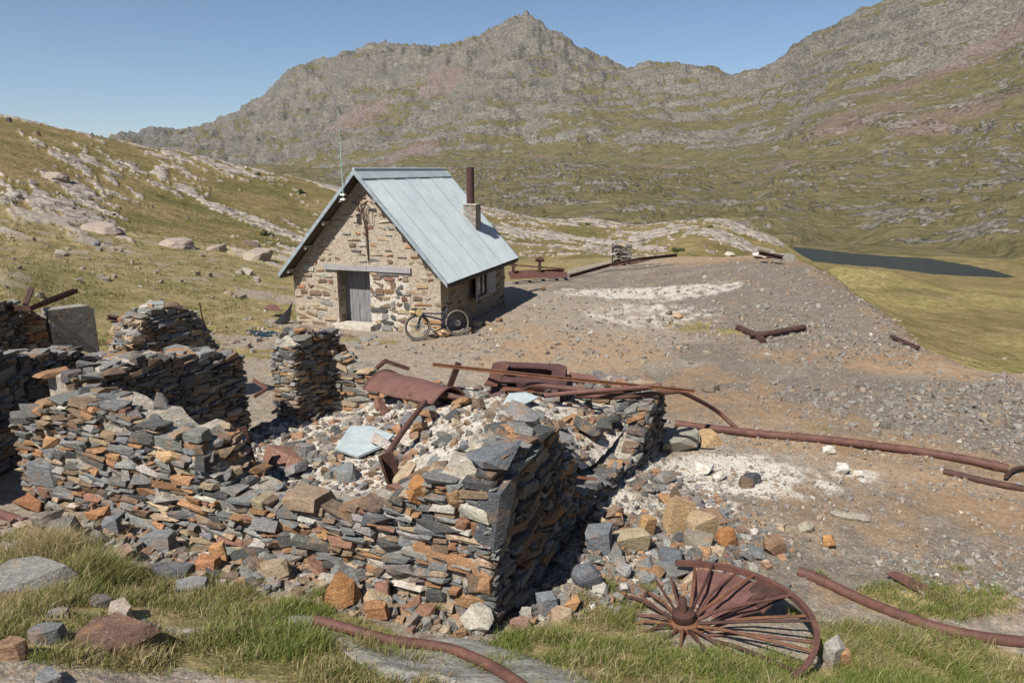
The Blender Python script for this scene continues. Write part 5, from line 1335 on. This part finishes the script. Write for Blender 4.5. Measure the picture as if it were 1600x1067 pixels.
def firebox():
    c = W(818, 632, 1.0); X = Vector((.985, -.17, 0)); Y = Vector((.17, .985, 0)); Z = Vector((0, 0, 1))
    root = empty('riveted_box', c, 'open riveted iron box with a rounded opening lying on the back wall', 'iron box')
    def P(x, y, z): return c + X * x + Y * y + Z * z
    # left and right cheeks leaning back
    for x0, x1, nm in ((-.62, -.32, 'cheek_plate'), (.26, .58, 'cheek_plate')):
        o = MB().prism([P(x0, -.02, -.12), P(x1, -.02, -.12), P(x1 + .03, .28, .30), P(x0 + .10, .28, .30)], Y * .02 + Z * -.01).build(nm, 'rust_k', root)
        rv = MB()
        for k in range(6):
            t = (k + .5) / 6
            for xx in (x0 + .03 + .1 * t * (x0 < 0), x1 - .03): rv.box(P(xx, -.03 + .30 * t, -.12 + .42 * t), (.022, .022, .022), (X, Y, Z))
        rv.build('rivets', 'rust_k', o)
    # top plate with a rounded opening
    n = 28; outer = []; inner = []
    for i in range(n):
        a = 2 * math.pi * i / n; ca, sa = math.cos(a), math.sin(a)
        m = max(abs(ca), abs(sa)); ox, oy = ca / m * .58, sa / m * .22
        e = (abs(ca) ** 5 + abs(sa) ** 5) ** (-.2); outer.append((ox, oy)); inner.append((ca * e * .37, sa * e * .12))
    V = []; F = []
    for zz in (0, .02):
        V += [P(x, .42 + y, .36 + .42 * y + zz) for x, y in outer] + [P(x, .41 + y, .36 + .42 * y + zz) for x, y in inner]
    for i in range(n):
        j = (i + 1) % n
        F += [(i, n + i, n + j, j), (2 * n + i, 2 * n + j, 3 * n + j, 3 * n + i), (i, j, 2 * n + j, 2 * n + i), (n + i, 3 * n + i, 3 * n + j, n + j)]
    MB().add(V, F).build('top_plate', 'rust_k', root)
    MB().prism([P(-.56, .64, -.1), P(.58, .64, -.1), P(.58, .64, .4), P(-.56, .64, .4)], Y * .02).build('back_plate', 'rust_k', root)
    MB().prism([P(-.6, .0, .26), P(-.45, .5, .5), P(-.30, .5, .44), P(-.42, .1, .22)], Z * .02).build('bent_plate', 'rust', root)
    MB().box(P(-.02, .10, .20), (.62, .03, .05), (X, Y, Z)).build('cross_bar', 'rust_o', root)
    MB().prism([P(.5, .05, -.1), P(.62, .05, -.1), P(.62, .6, -.1), P(.5, .6, -.1)], Z * .42).build('side_plate', 'rust_k', root)
firebox()
def plate(name, pix, th, label, mat='rust_p', cat='plate', tiltz=None):
    P = [onz(*q) for q in pix]; n = (P[1] - P[0]).cross(P[2] - P[0]).normalized(); n = n if n.z > 0 else -n
    o = MB().prism(P, n * th).build(name, mat); tag(o, label, cat); return o
plate('iron_plate', [(884, 596, 1.2), (952, 600, 1.16), (926, 588, 1.24), (890, 582, 1.3)], .015, 'thin rusty plate lying right of the riveted box')
plate('slate_sheet', [(524, 704, 1.12), (560, 716, 1.12), (600, 698, 1.2), (616, 682, 1.22), (580, 668, 1.22), (548, 668, 1.2)], .03, 'large pale blue-grey slate sheet lying on the rubble', 'pale_sheet', 'slate')
plate('slate_sheet', [(785, 634, 1.28), (808, 638, 1.28), (842, 622, 1.36), (822, 614, 1.38), (796, 616, 1.36)], .02, 'small pale blue slate sheet in front of the riveted box', 'pale_sheet', 'slate')
plate('iron_strip', [(1385, 897, .44), (1400, 893, .44), (1540, 958, .42), (1528, 966, .42), (1450, 935, .43)], .012, 'flat rusty strip on the ground beside the mossy patch', 'rust', 'strip')
o = MB().tube(spline([W(738, 712, 1.62), W(742, 690, 1.72), W(748, 672, 1.85)], 4), [.05, .055, .06, .065, .06, .055, .05, .04, .02][:9], 7).build('wood_stump', 'wood'); tag(o, 'splintered grey wooden stump standing in the rubble', 'stump')
# small grey driftwood / rag in the yard
o = MB().tube(spline([gp(1298, 800, .03), gp(1318, 806, .03), gp(1338, 808, .04), gp(1358, 812, .03)], 4), [.02, .035, .05, .04, .05, .045, .06, .05, .05, .04, .06, .05, .03][:13], 7).build('bleached_log', 'wood'); tag(o, 'small bleached piece of wood lying in the yard', 'log')

# ------------------------------------------------------------------ the spoked wheel
WHEEL = {'c': (1.47, 5.35, .66), 'n': (-.1, .073, 1), 'R': 1.05, 'a0': -.96, 'a1': 1.42}
def spoked_wheel():
    c = onz(1066, 962, .72)
    # plane of the rim, from three points seen on it
    R_ = WHEEL['R']; c = Vector(WHEEL['c']); n = Vector(WHEEL['n']).normalized()
    X = Vector((1, 0, 0)); X = (X - n * X.dot(n)).normalized(); Y = n.cross(X)
    root = empty('spoked_wheel', c - n * .1, 'large broken spoked iron wheel lying in the grass, half its rim gone', 'wheel')
    def P(a, r, h=0.0): return c + X * r * math.cos(a) + Y * r * math.sin(a) + n * h
    a0, a1 = WHEEL['a0'], WHEEL['a1']
    N = 48; pts = [P(a0 + (a1 - a0) * i / N, R_) for i in range(N + 1)]
    mb = MB(); k0 = 0; V = []; F = []; pr = [(-.026, -.006), (.02, -.006), (.02, .006), (-.018, .006), (-.018, .045), (-.026, .045)]
    pr = [(r, -h) for r, h in pr]
    for i in range(N + 1):
        a = a0 + (a1 - a0) * i / N
        for r, h in pr: V.append(P(a, R_ + r, h))
    m = len(pr)
    for i in range(N):
        for j in range(m): F.append((i * m + j, i * m + (j + 1) % m, (i + 1) * m + (j + 1) % m, (i + 1) * m + j))
    F += [tuple(range(m)), tuple(N * m + j for j in range(m))[::-1]]
    MB().add(V, F).build('rim', 'rust', root)
    hub = MB().tube([P(0, 0, -.22), P(0, 0, -.16), P(0, 0, -.02), P(0, 0, 0)], [.09, .12, .12, .1], 20).build('hub', 'rust_o', root, True)
    MB().tube([P(0, 0, 0), P(0, 0, .012), P(0, 0, .07), P(0, 0, .08)], [.09, .1, .1, .085], 20).build('collar', 'rust_d', hub, True)
    MB().tube([P(0, 0, .08), P(0, 0, .20), P(0, 0, .21)], [.033, .034, .026], 14).build('shaft', 'rust_d', hub, True)
    MB().tube([P(0, 0, -.10), P(0, 0, -.08)], .16, 20).build('hub_flange', 'rust_o', hub, True)
    R = random.Random(3); ns = 30
    for k in range(ns):
        a = 2 * math.pi * k / ns + R.uniform(-.05, .05)
        on = any(a0 <= a + s <= a1 for s in (-2 * math.pi, 0, 2 * math.pi))
        ln = R_ - .01 if on else R_ * R.uniform(.55, .8)
        h1 = -.03 if k % 2 else -.14; low = 0 if on else -R.uniform(-.01, .07)
        mid = P(a + R.uniform(-.05, .05), ln * R.uniform(.35, .6), h1 * .5 + low * .35 + R.uniform(.0, .05))
        end = P(a, ln, low * 1.0 if not on else (-.0 if k % 2 else -.05))
        MB().tube(spline([P(a, .12, h1), mid, end], 5), [.015, .015, .015, .015, .014, .014, .014, .014, .013, .013, .013][:11], 6).build('spoke', ('rust_o', 'rust', 'rust_d')[k % 3], root, True)
    # sheet iron caught under the rim
    for (r0, r1, b0, b1, h0, h1, mt) in ((.55, .95, .5, 1.25, -.15, -.05, 'rust_p'), (.32, .78, .3, 1.15, -.16, -.12, 'rust_p'), (.25, .85, -1.35, -.65, -.17, -.15, 'rust_p'), (.72, .97, .25, .6, -.12, -.02, 'rust_d')):
        n_ = 10; V = []; F = []
        for i in range(n_ + 1):
            a = b0 + (b1 - b0) * i / n_
            V += [P(a, r0 * R_, h0 + .008 * math.sin(i)), P(a, (r0 + r1) / 2 * R_, (h0 + h1) / 2 + .03 + .006 * math.sin(i * 1.7)), P(a, r1 * R_, h1)]
        for i in range(n_):
            for j in (0, 1): F.append((i * 3 + j, i * 3 + j + 1, i * 3 + j + 4, i * 3 + j + 3))
        MB().add(V + [v - n * .01 for v in V], F + [tuple(x + len(V) for x in f[::-1]) for f in F]).build('plate', mt, root, False, False)
spoked_wheel()

# ------------------------------------------------------------------ things round the hut and on the tip
def black_sheet():
    a = hp(4.78, -.1, 0); 
    P = [a + HU * .42 + HD_ * -.25 + HZ * .03, a + HU * .15 - HD_ * .3 + HZ * .02, a + HU * -.02 - HD_ * .1 + HZ * .08, a + HU * -.02 + HD_ * .1 + HZ * .62, a + HU * .12 + HD_ * .05 + HZ * .4]
    V = P + [p + HD_ * .02 for p in P]
    o = MB().add(V, [(0, 1, 4), (1, 2, 4), (2, 3, 4), (5, 9, 6), (6, 9, 7), (7, 9, 8), (0, 4, 9, 5), (4, 3, 8, 9), (3, 2, 7, 8), (2, 1, 6, 7), (1, 0, 5, 6)]).build('bent_sheet', 'sheet_k'); tag(o, 'black bent metal sheet propped at the left corner of the hut', 'sheet')
black_sheet()
pud = [gp(a, b, .012) for a, b in ((364, 519), (375, 515), (392, 515), (402, 518), (430, 521), (440, 524), (415, 526), (395, 525), (376, 524))]
zp = sum(p.z for p in pud) / len(pud)
pud = [Vector((p.x, p.y, zp)) for p in pud]
o = mk('puddle', pud, [tuple(range(len(pud)))], 'water'); tag(o, kind='structure'); o.data.flip_normals() if o.data.polygons[0].normal.z < 0 else None
R = random.Random(91)
for k, (px, py, w) in enumerate(((470, 530, 30), (505, 528, 34), (540, 526, 32), (570, 530, 26), (520, 538, 36), (555, 537, 30), (588, 537, 24), (490, 540, 28), (585, 527, 18), (448, 534, 26))):
    p = gp(px, py); d = p.y * CP; l = w / FPX * d
    o = stone('paving_slab', HS[k % len(HS)], p + Vector((0, 0, .01)), (l, l * .7, .07), (0, 0, R.uniform(0, 6)), pick(R, {'grey': 3, 'slate': 2, 'brown': 1}))
    tag(o, ('first upper-row flat paving stone before the hut door', 'second upper-row flat paving stone before the hut door', 'third upper-row flat paving stone before the hut door', 'fourth upper-row flat paving stone before the hut door', 'middle lower-row flat paving stone before the hut door', 'lower-row flat paving stone right of the middle one', 'lower-row flat paving stone nearest the bicycle', 'lower-row flat paving stone left of the middle one', 'small upper-row flat paving stone nearest the bicycle', 'leftmost flat paving stone before the hut')[k], 'paving stone', 'flat stones before the hut door')
# rusty machine remains behind the hut
def wreck():
    a = onz(797, 438, 0); b = onz(886, 437, 0); ax = (b - a).normalized(); sd = Vector((-ax.y, ax.x, 0))
    root = empty('rusty_chassis', (a + b) / 2, 'low rusty iron chassis lying on the ground right behind the hut', 'chassis')
    for s_ in (0, .9): MB().sweep([a + sd * s_ + Vector((0, 0, .05)), b + sd * s_ + Vector((0, 0, .12))], [(-.05, 0), (.05, 0), (.05, .2), (-.05, .2)]).build('side_rail', 'rust_p', root)
    for t in (.05, .3, .55, .8, .97): MB().box(a.lerp(b, t) + sd * .45 + Vector((0, 0, .16)), (.1, .9, .1), (ax, sd, Vector((0, 0, 1)))).build('cross_member', 'rust_p', root)
    for t, h in ((.08, .75), (.55, .65)):
        p = a.lerp(b, t) + sd * .7; MB().box(p + Vector((0, 0, .2 + h / 2)), (.12, .1, h), (ax, sd, Vector((0, 0, 1)))).build('upright', 'rust_d', root)
        MB().tube([p + Vector((0, 0, h + .1)) - ax * .18, p + Vector((0, 0, h + .1)) + ax * .18], .09, 10).build('bearing', 'rust_d', root)
    MB().sweep([a + sd * .8 + Vector((0, 0, .5)), b + sd * .8 + Vector((0, 0, .3))], [(-.03, 0), (.03, 0), (.03, .06), (-.03, .06)]).build('drive_rod', 'rust', root)
wreck()
bar('iron_rail', [gp(890, 434, .06), gp(950, 417, .2), gp(1000, 407, .4), gp(1058, 401, .35)], .10, .13, 'long rusty rail curving along the far edge of the tip', 'rust_d', 'rail', 'I')
bar('iron_rail', [gp(985, 414, .08), gp(1030, 403, .3)], .1, .08, 'short rusty rail beside the curving rail on the tip', 'rust', 'rail', 'F')
def cairn():
    p = gp(971, 414); root = empty('stone_pier', p, 'small square pier of stacked flat stones at the tip edge', 'pier'); R = random.Random(5); z = 0
    while z < .85:
        h = R.uniform(.09, .16)
        for i in range(3):
            stone('stone', R.choice(HB), p + Vector((-.3 + .3 * i + R.uniform(-.03, .03), R.uniform(-.04, .04), z + h / 2)), (R.uniform(.30, .38), .75, h), (0, 0, R.gauss(0, .08)), pick(R, {'grey': 20, 'tan': 10, 'slate': 14, 'pale': 8}), root)
        z += h * .96
    MB().box(p + Vector((-.47, -.2, .5)), (.06, .06, 1.05)).build('iron_post', 'rust_d', root)
cairn()
rock_at(1196, 404, 44, 10, 'white', 'flat pale slab on the far orange edge of the tip', HL[2], (0, 0, .2))
rock_at(1140, 400, 20, 7, 'pale', 'small pale rock on the far edge of the tip', HL[4])
rock_at(1228, 408, 30, 12, 'grey', 'grey rock stack at the far right end of the tip edge', HB[4])
rock_at(1216, 404, 24, 9, 'slate', 'dark grey rock just left of the rock stack on the tip edge', HB[5])
bar('iron_beam', [gp(1186, 398, .35), gp(1222, 406, .2)], .16, .16, 'rusty beam lying over the pale slab on the tip edge', 'rust_d', 'beam', 'I')
for i, q in enumerate(((12, 188, 9, 8, 'dark', 'dark boulder on the skyline at the far left'), (55, 212, 13, 12, 'brown', 'square brown boulder on the upper left hillside'),
          (80, 282, 48, 17, (.33, .27, .22), 'long pale boulder in the middle of the left hillside'), (145, 362, 70, 15, (.36, .29, .245), 'largest pink-grey rock slab on the left hillside'),
          (178, 366, 24, 20, (.3, .25, .2), 'rock block at the right end of the largest hillside slab'), (15, 306, 26, 8, 'pale', 'pale flat rock at the left edge of the hillside'),
          (395, 404, 56, 18, (.33, .27, .22), 'split rock ledge on the hillside left of the hut'), (392, 384, 28, 12, (.26, .2, .17), 'brown boulder above the split ledge left of the hut'),
          (265, 386, 62, 14, (.37, .3, .26), 'smooth pinkish slab low on the hillside'), (330, 392, 34, 10, (.36, .3, .25), 'smaller pinkish slab right of the smooth one'), (147, 383, 14, 8, 'blue', 'small blue-grey rock below the largest hillside slab'), (355, 460, 18, 10, 'tan', 'tan rock in the grass left of the hut'))):
    rock_at(q[0], q[1], q[2], q[3] * 1.6, *q[4:], mesh=HR[i % 7], name='boulder', cat='boulder', depth=q[2] * .9, sink=.5, rot=(.05, .12 * (-1) ** i, .7 * i))
plate('iron_plate', [(412, 484, .25), (440, 486, .22), (432, 477, .3), (418, 477, .3)], .02, 'flat red rusty sheet on the grass left of the hut', 'rust_p')

# ------------------------------------------------------------------ bedrock slabs in the foreground
def bedrock(pts, th, label, seed, mat='slabrock'):
    P = [gp(a, b) for a, b in pts]; c = sum(P, Vector((0, 0, 0))) / len(P); n = 44; m = 16; V = []; F = []; R = random.Random(seed)
    ring = spline(P + [P[0]], 6)[:-1]; n = len(ring)
    for j in range(m + 1):
        t = j / m
        for i, p in enumerate(ring):
            q = c + (p - c) * t; V.append(q)
    x = np.array([v.x for v in V]); y = np.array([v.y for v in V]); z = gheight(x, y)
    tt = np.repeat(np.arange(m + 1) / m, n); st = np.floor(fbm(x * 1.1 + seed, y * 2.2, 3, seed) * 9) / 9
    prof = np.where(tt < .8, 1.0, (1 - tt) / .2)
    z = z + th * prof * (1 + .8 * st) - .04 * (tt >= .99) + .012 * fbm(x * 7, y * 7, 3, seed + 3)
    V = [(a, b, c_) for a, b, c_ in zip(x, y, z)]
    for j in range(m):
        for i in range(n): F.append((j * n + i, j * n + (i + 1) % n, (j + 1) * n + (i + 1) % n, (j + 1) * n + i))
    o = MB().add(V, F).build('bedrock', mat); autosmooth(o, 30); tag(o, label, 'rock')
bedrock([(430, 962), (480, 958), (560, 985), (660, 1000), (740, 998), (850, 1030), (960, 1075), (1000, 1120), (820, 1120), (700, 1075), (600, 1060), (520, 1010)], .045, 'pale grey bedrock slab under the curved pipe in front', 3)
for q in ((10, 925, 150, 26, 'grey', 'flat grey rock ledge at the left edge beside the tussock'), (182, 965, 62, 26, (.32, .26, .215), 'tilted pinkish rock below the dry tussock'), (150, 948, 40, 20, (.15, .13, .12), 'dark chipped rock left of the tilted pinkish rock'),
          (150, 1015, 140, 18, (.13, .075, .055), 'dark red-brown rock flush with the grass at lower left'), (8, 1030, 60, 44, (.2, .12, .075), 'rust-brown angular rock in the lower left corner'), (60, 1005, 64, 36, (.13, .13, .13), 'dark angular rock above the lower left corner'),
          (62, 1072, 70, 24, (.2, .195, .19), 'grey rock at the bottom edge in the lower left'), (255, 905, 74, 26, (.11, .11, .115), 'dark layered rock below the rubble of the front wall'), (300, 925, 70, 20, (.2, .2, .2), 'grey layered rock right of the dark layered one'), (90, 965, 44, 14, (.17, .15, .13), 'low brown rock in the grass at lower left'), (225, 985, 34, 18, (.08, .075, .07), 'small black rock beside the red-brown rock')):
    rock_at(q[0], q[1], q[2], q[3], *q[4:], mesh=HS[int(q[0]) % 14], name='rock', cat='rock', depth=q[2] * .7, rot=(.06, .07 * (-1) ** int(q[1]), 1.1 * (int(q[0]) % 5)), sink=.38)
pipe('iron_hook', [(1572, 744), (1580, 736), (1592, 731), (1612, 730)], .03, 'bent dark iron hook at the right edge beside the pipe end', 'rust_d', 'hook', lift=2.5)
# ------------------------------------------------------------------ low juniper shrubs on the knoll and hillside
def shrub(px, py, w, label, seed, rmax=140):
    p = gp(px, py, 0, rmax); dep = p.y * CP - (p.z - H) * SP; rad = w / FPX * dep / 2; rs = np.random.RandomState(seed); n = 420
    u = rs.randn(n, 3); u /= np.linalg.norm(u, axis=1)[:, None]; u[:, 2] = np.abs(u[:, 2]); q = (.35 + .65 * rs.rand(n, 1) ** .5) * u * (rad, rad, rad * .55) * (.8 + .4 * np.sin(u[:, :1] * 5 + seed))
    t1 = rs.randn(n, 3); t1 /= np.linalg.norm(t1, axis=1)[:, None]; t2 = rs.randn(n, 3); t2 /= np.linalg.norm(t2, axis=1)[:, None]; s_ = rad * .13
    V = np.stack([q - t1 * s_, q + t2 * s_, q + t1 * s_ * 1.2], 1).reshape(-1, 3) + np.array(p)
    root = empty('juniper_shrub', p, label, 'shrub', 'low shrubs')
    o = bulk('foliage', V - np.array(p), np.arange(n * 3).reshape(-1, 3), 'blade', 3); o.parent = root
    vcol(o, 'Col', np.repeat(np.array([.075, .105, .03]) * (.6 + .8 * rs.rand(n, 1)), 3, 0)); 
    st = MB()
    for k in range(3): st.tube([p - Vector((0, 0, .1)), p + Vector((rad * .4 * math.cos(k * 2.1), rad * .4 * math.sin(k * 2.1), rad * .35))], rad * .03, 5)
    st.build('stem', 'wood', root)
for i, (px, py, w, lb) in enumerate(((1058, 393, 22, 'low green shrub just beyond the far edge of the tip'), (920, 352, 14, 'small shrub on top of the rock knoll behind the hut'), (1110, 355, 10, 'tiny shrub on the right shoulder of the rock knoll'), (402, 274, 14, 'dark shrub on the hillside skyline left of the aerial'), (470, 302, 20, 'dark shrub on the hillside just left of the roof'), (415, 368, 26, 'pale green shrub on the slope left of the roof eave'))): shrub(px, py, w, lb, 500 + i)
# ------------------------------------------------------------------ grass
def blades(name, x, y, hgt, wid, colr, seed, bend=.5, nseg=2, zoff=0.0):
    rs = np.random.RandomState(seed); n = len(x); z = gheight(x, y) - .015 + zoff
    a = rs.rand(n) * 6.283; lean = rs.rand(n) * bend + .05; dx = np.cos(a) * lean; dy = np.sin(a) * lean
    dx = dx + .10; dy = dy - .05
    # width direction roughly across
    b = rs.rand(n) * 6.283; wx = np.cos(b); wy = np.sin(b)
    P = []
    for t, w in ((0, 1.0), (.5, .8), (1.0, 0.0)):
        cx = x + dx * hgt * t * t * 1.1; cy = y + dy * hgt * t * t * 1.1; cz = z + hgt * (t - .28 * lean * t * t)
        if w > 0: P += [np.stack([cx - wx * wid * w, cy - wy * wid * w, cz], 1), np.stack([cx + wx * wid * w, cy + wy * wid * w, cz], 1)]
        else: P += [np.stack([cx, cy, cz], 1)]
    V = np.stack(P, 1).reshape(-1, 3); k = np.arange(n)[:, None] * 5
    F = np.concatenate([k + [0, 1, 3], k + [0, 3, 2], k + [2, 3, 4]], 0)
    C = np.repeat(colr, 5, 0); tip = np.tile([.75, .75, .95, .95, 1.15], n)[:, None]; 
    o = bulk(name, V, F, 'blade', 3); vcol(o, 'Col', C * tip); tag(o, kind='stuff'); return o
GREEN = np.array([[.145, .2, .04], [.19, .24, .055], [.23, .26, .075], [.29, .29, .095]]); DRY = np.array([[.40, .32, .17], [.47, .38, .22], [.36, .28, .13], [.54, .45, .28]])
def grass_col(rs, n, dry):
    d = (rs.rand(n) < dry)[:, None]; g = GREEN[rs.randint(0, 4, n)]; y_ = DRY[rs.randint(0, 4, n)]
    return np.where(d, y_, g) * (.75 + .5 * rs.rand(n, 1))
def sward(name, n, seed, blobs, hlo, hhi, clump=.10):
    rs = np.random.RandomState(seed); w = np.array([b[2] * b[3] * b[4] for b in blobs]); w = w / w.sum()
    nt = n // 14; ch = rs.choice(len(blobs), nt, p=w); X = []; Y = []
    for i, b in enumerate(blobs):
        m = (ch == i).sum(); c = onz(b[0], b[1], .7); q = np.sqrt(rs.rand(m)) * 1.05; a = rs.rand(m) * 6.283
        X.append(c.x + np.cos(a) * q * b[2]); Y.append(c.y + np.sin(a) * q * b[3])
    X = np.concatenate(X); Y = np.concatenate(Y); r = np.hypot(X, Y); az = np.arctan2(X, Y)
    g = rough(blob(X, Y, blobs, .7), X, Y, .8, .75, 71); keep = rs.rand(len(X)) < g * sstep(-.25, .35, fbm(X * 2.3, Y * 2.3, 3, 101)) * 1.2
    X = X[keep]; Y = Y[keep]; nt = len(X); th = (hlo + (hhi - hlo) * rs.rand(nt) ** 1.5) * (.75 + .7 * np.clip(fbm(X * 1.3, Y * 1.3, 2, 103) + .35, 0, 1))
    dryt = np.clip(.22 + 1.1 * fbm(X * .9, Y * .9, 3, 105) + .36 * (X < -1), .05, .9)
    x = np.repeat(X, 14) + rs.randn(nt * 14) * clump * .5; y = np.repeat(Y, 14) + rs.randn(nt * 14) * clump * .5
    h = np.repeat(th, 14) * (.55 + .6 * rs.rand(nt * 14)); c = grass_col(rs, nt * 14, np.repeat(dryt, 14))
    return blades(name, x, y, h, .0022 + .0018 * rs.rand(nt * 14), c, seed + 1, .75)
sward('grass', 290000, 201, [b for b in GRASS_F if b[4] > 0], .05, .14)
# tall dry tussock at the left, and smaller ones
def tussocks(name, lst, seed):
    rs = np.random.RandomState(seed); X = []; Y = []; Hh = []; C = []
    for px, py, rad, n, h, dry in lst:
        p = gp(px, py); q = rad * np.abs(rs.randn(n)) * .55; a = rs.rand(n) * 6.283
        X.append(p.x + np.cos(a) * q); Y.append(p.y + np.sin(a) * q * .8); Hh.append(h * (.5 + .7 * rs.rand(n))); C.append(grass_col(rs, n, dry))
    return blades(name, np.concatenate(X), np.concatenate(Y), np.concatenate(Hh), np.full(sum(len(v) for v in X), .003), np.concatenate(C), seed + 1, .9)
TL = [(90, 870, .30, 1500, .30, .85), (150, 895, .28, 1500, .26, .45), (60, 860, .2, 700, .24, .9), (185, 905, .22, 900, .2, .3), (120, 905, .25, 900, .2, .6), (40, 905, .2, 500, .16, .7),
      (205, 815, .08, 160, .12, .1), (300, 870, .10, 200, .12, .5), (415, 862, .10, 220, .10, .5), (350, 905, .09, 150, .1, .3), (560, 905, .12, 260, .14, .2), (500, 935, .14, 300, .14, .3), (610, 935, .1, 180, .14, .5), (680, 960, .09, 220, .16, .6), (700, 985, .08, 120, .1, .4),
      (945, 920, .14, 320, .14, .2), (1010, 925, .12, 240, .12, .4), (1000, 950, .1, 200, .1, .4), (965, 885, .06, 90, .1, .3), (870, 1000, .2, 500, .16, .3), (790, 995, .08, 120, .1, .2), (1280, 900, .08, 130, .1, .3), (1430, 905, .2, 350, .07, .5), (1500, 890, .2, 300, .07, .5), (1330, 985, .15, 350, .15, .5), (1140, 1050, .2, 500, .17, .3), (1240, 960, .1, 160, .12, .2)]
tussocks('grass_tussocks', TL, 301)
# short hillside turf around the hut and up the slope
def far_turf():
    rs = np.random.RandomState(401); n = 14000
    u = rs.rand(n); px = -40 + 520 * rs.rand(n); py = 340 + 220 * u
    a = px - 800; b = 533.5 - py; dy = FPX * CP + b * SP; dz = -FPX * SP + b * CP
    # meet the ground by a few fixed-point steps
    r = np.clip(3.6 / np.maximum(.02, -dz / np.hypot(a, dy)), 8, 75); h_ = np.hypot(a, dy)
    for _ in range(6):
        x = a / h_ * r; y = dy / h_ * r; z = gheight(x, y); r = np.clip(.5 * r + .5 * (H - z) / np.maximum(.012, -dz / h_), 8, 80)
    x = a / h_ * r; y = dy / h_ * r; az = np.arctan2(x, y)
    left = np.clip(sstep(15, 20, r) * (1 - sstep(-.42, -.36, az)) + sstep(22, 30, r) * (1 - sstep(-.28, -.16, az)), 0, 1)
    g = rough(np.maximum(grass_mask(x, y, r, az), .66 * left), x, y, .8, .75, 71)
    k = rs.rand(n) < g * sstep(-.3, .2, fbm(x * .7, y * .7, 3, 405)); k &= outcrop(x, y) < .16
    x = x[k][:1500]; y = y[k][:1500]; x = np.repeat(x, 12) + rs.randn(len(x) * 12) * .09; y = np.repeat(y, 12) + rs.randn(len(y) * 12) * .09; m = len(x); r = np.hypot(x, y)
    blades('hillside_turf', x, y, (.05 + .06 * rs.rand(m)) * (.8 + r / 60), .004 + .0002 * r, grass_col(rs, m, .55), 403, .7)
far_turf()

# ------------------------------------------------------------------ thin mountain air
hz = MB().box((0, 3000, 440), (16000, 16000, 1100)).build('haze', 'stone'); tag(hz, kind='stuff')
hm = bpy.data.materials.new('thin_haze'); hm.use_nodes = True; hm.node_tree.nodes.clear()
ho = hm.node_tree.nodes.new('ShaderNodeOutputMaterial'); hv = hm.node_tree.nodes.new('ShaderNodeVolumePrincipled')
hv.inputs['Color'].default_value = (.75, .85, 1.0, 1); hv.inputs['Density'].default_value = 2.6e-5; hv.inputs['Anisotropy'].default_value = .3
hm.node_tree.links.new(hv.outputs[0], ho.inputs['Volume']); hz.data.materials[0] = hm
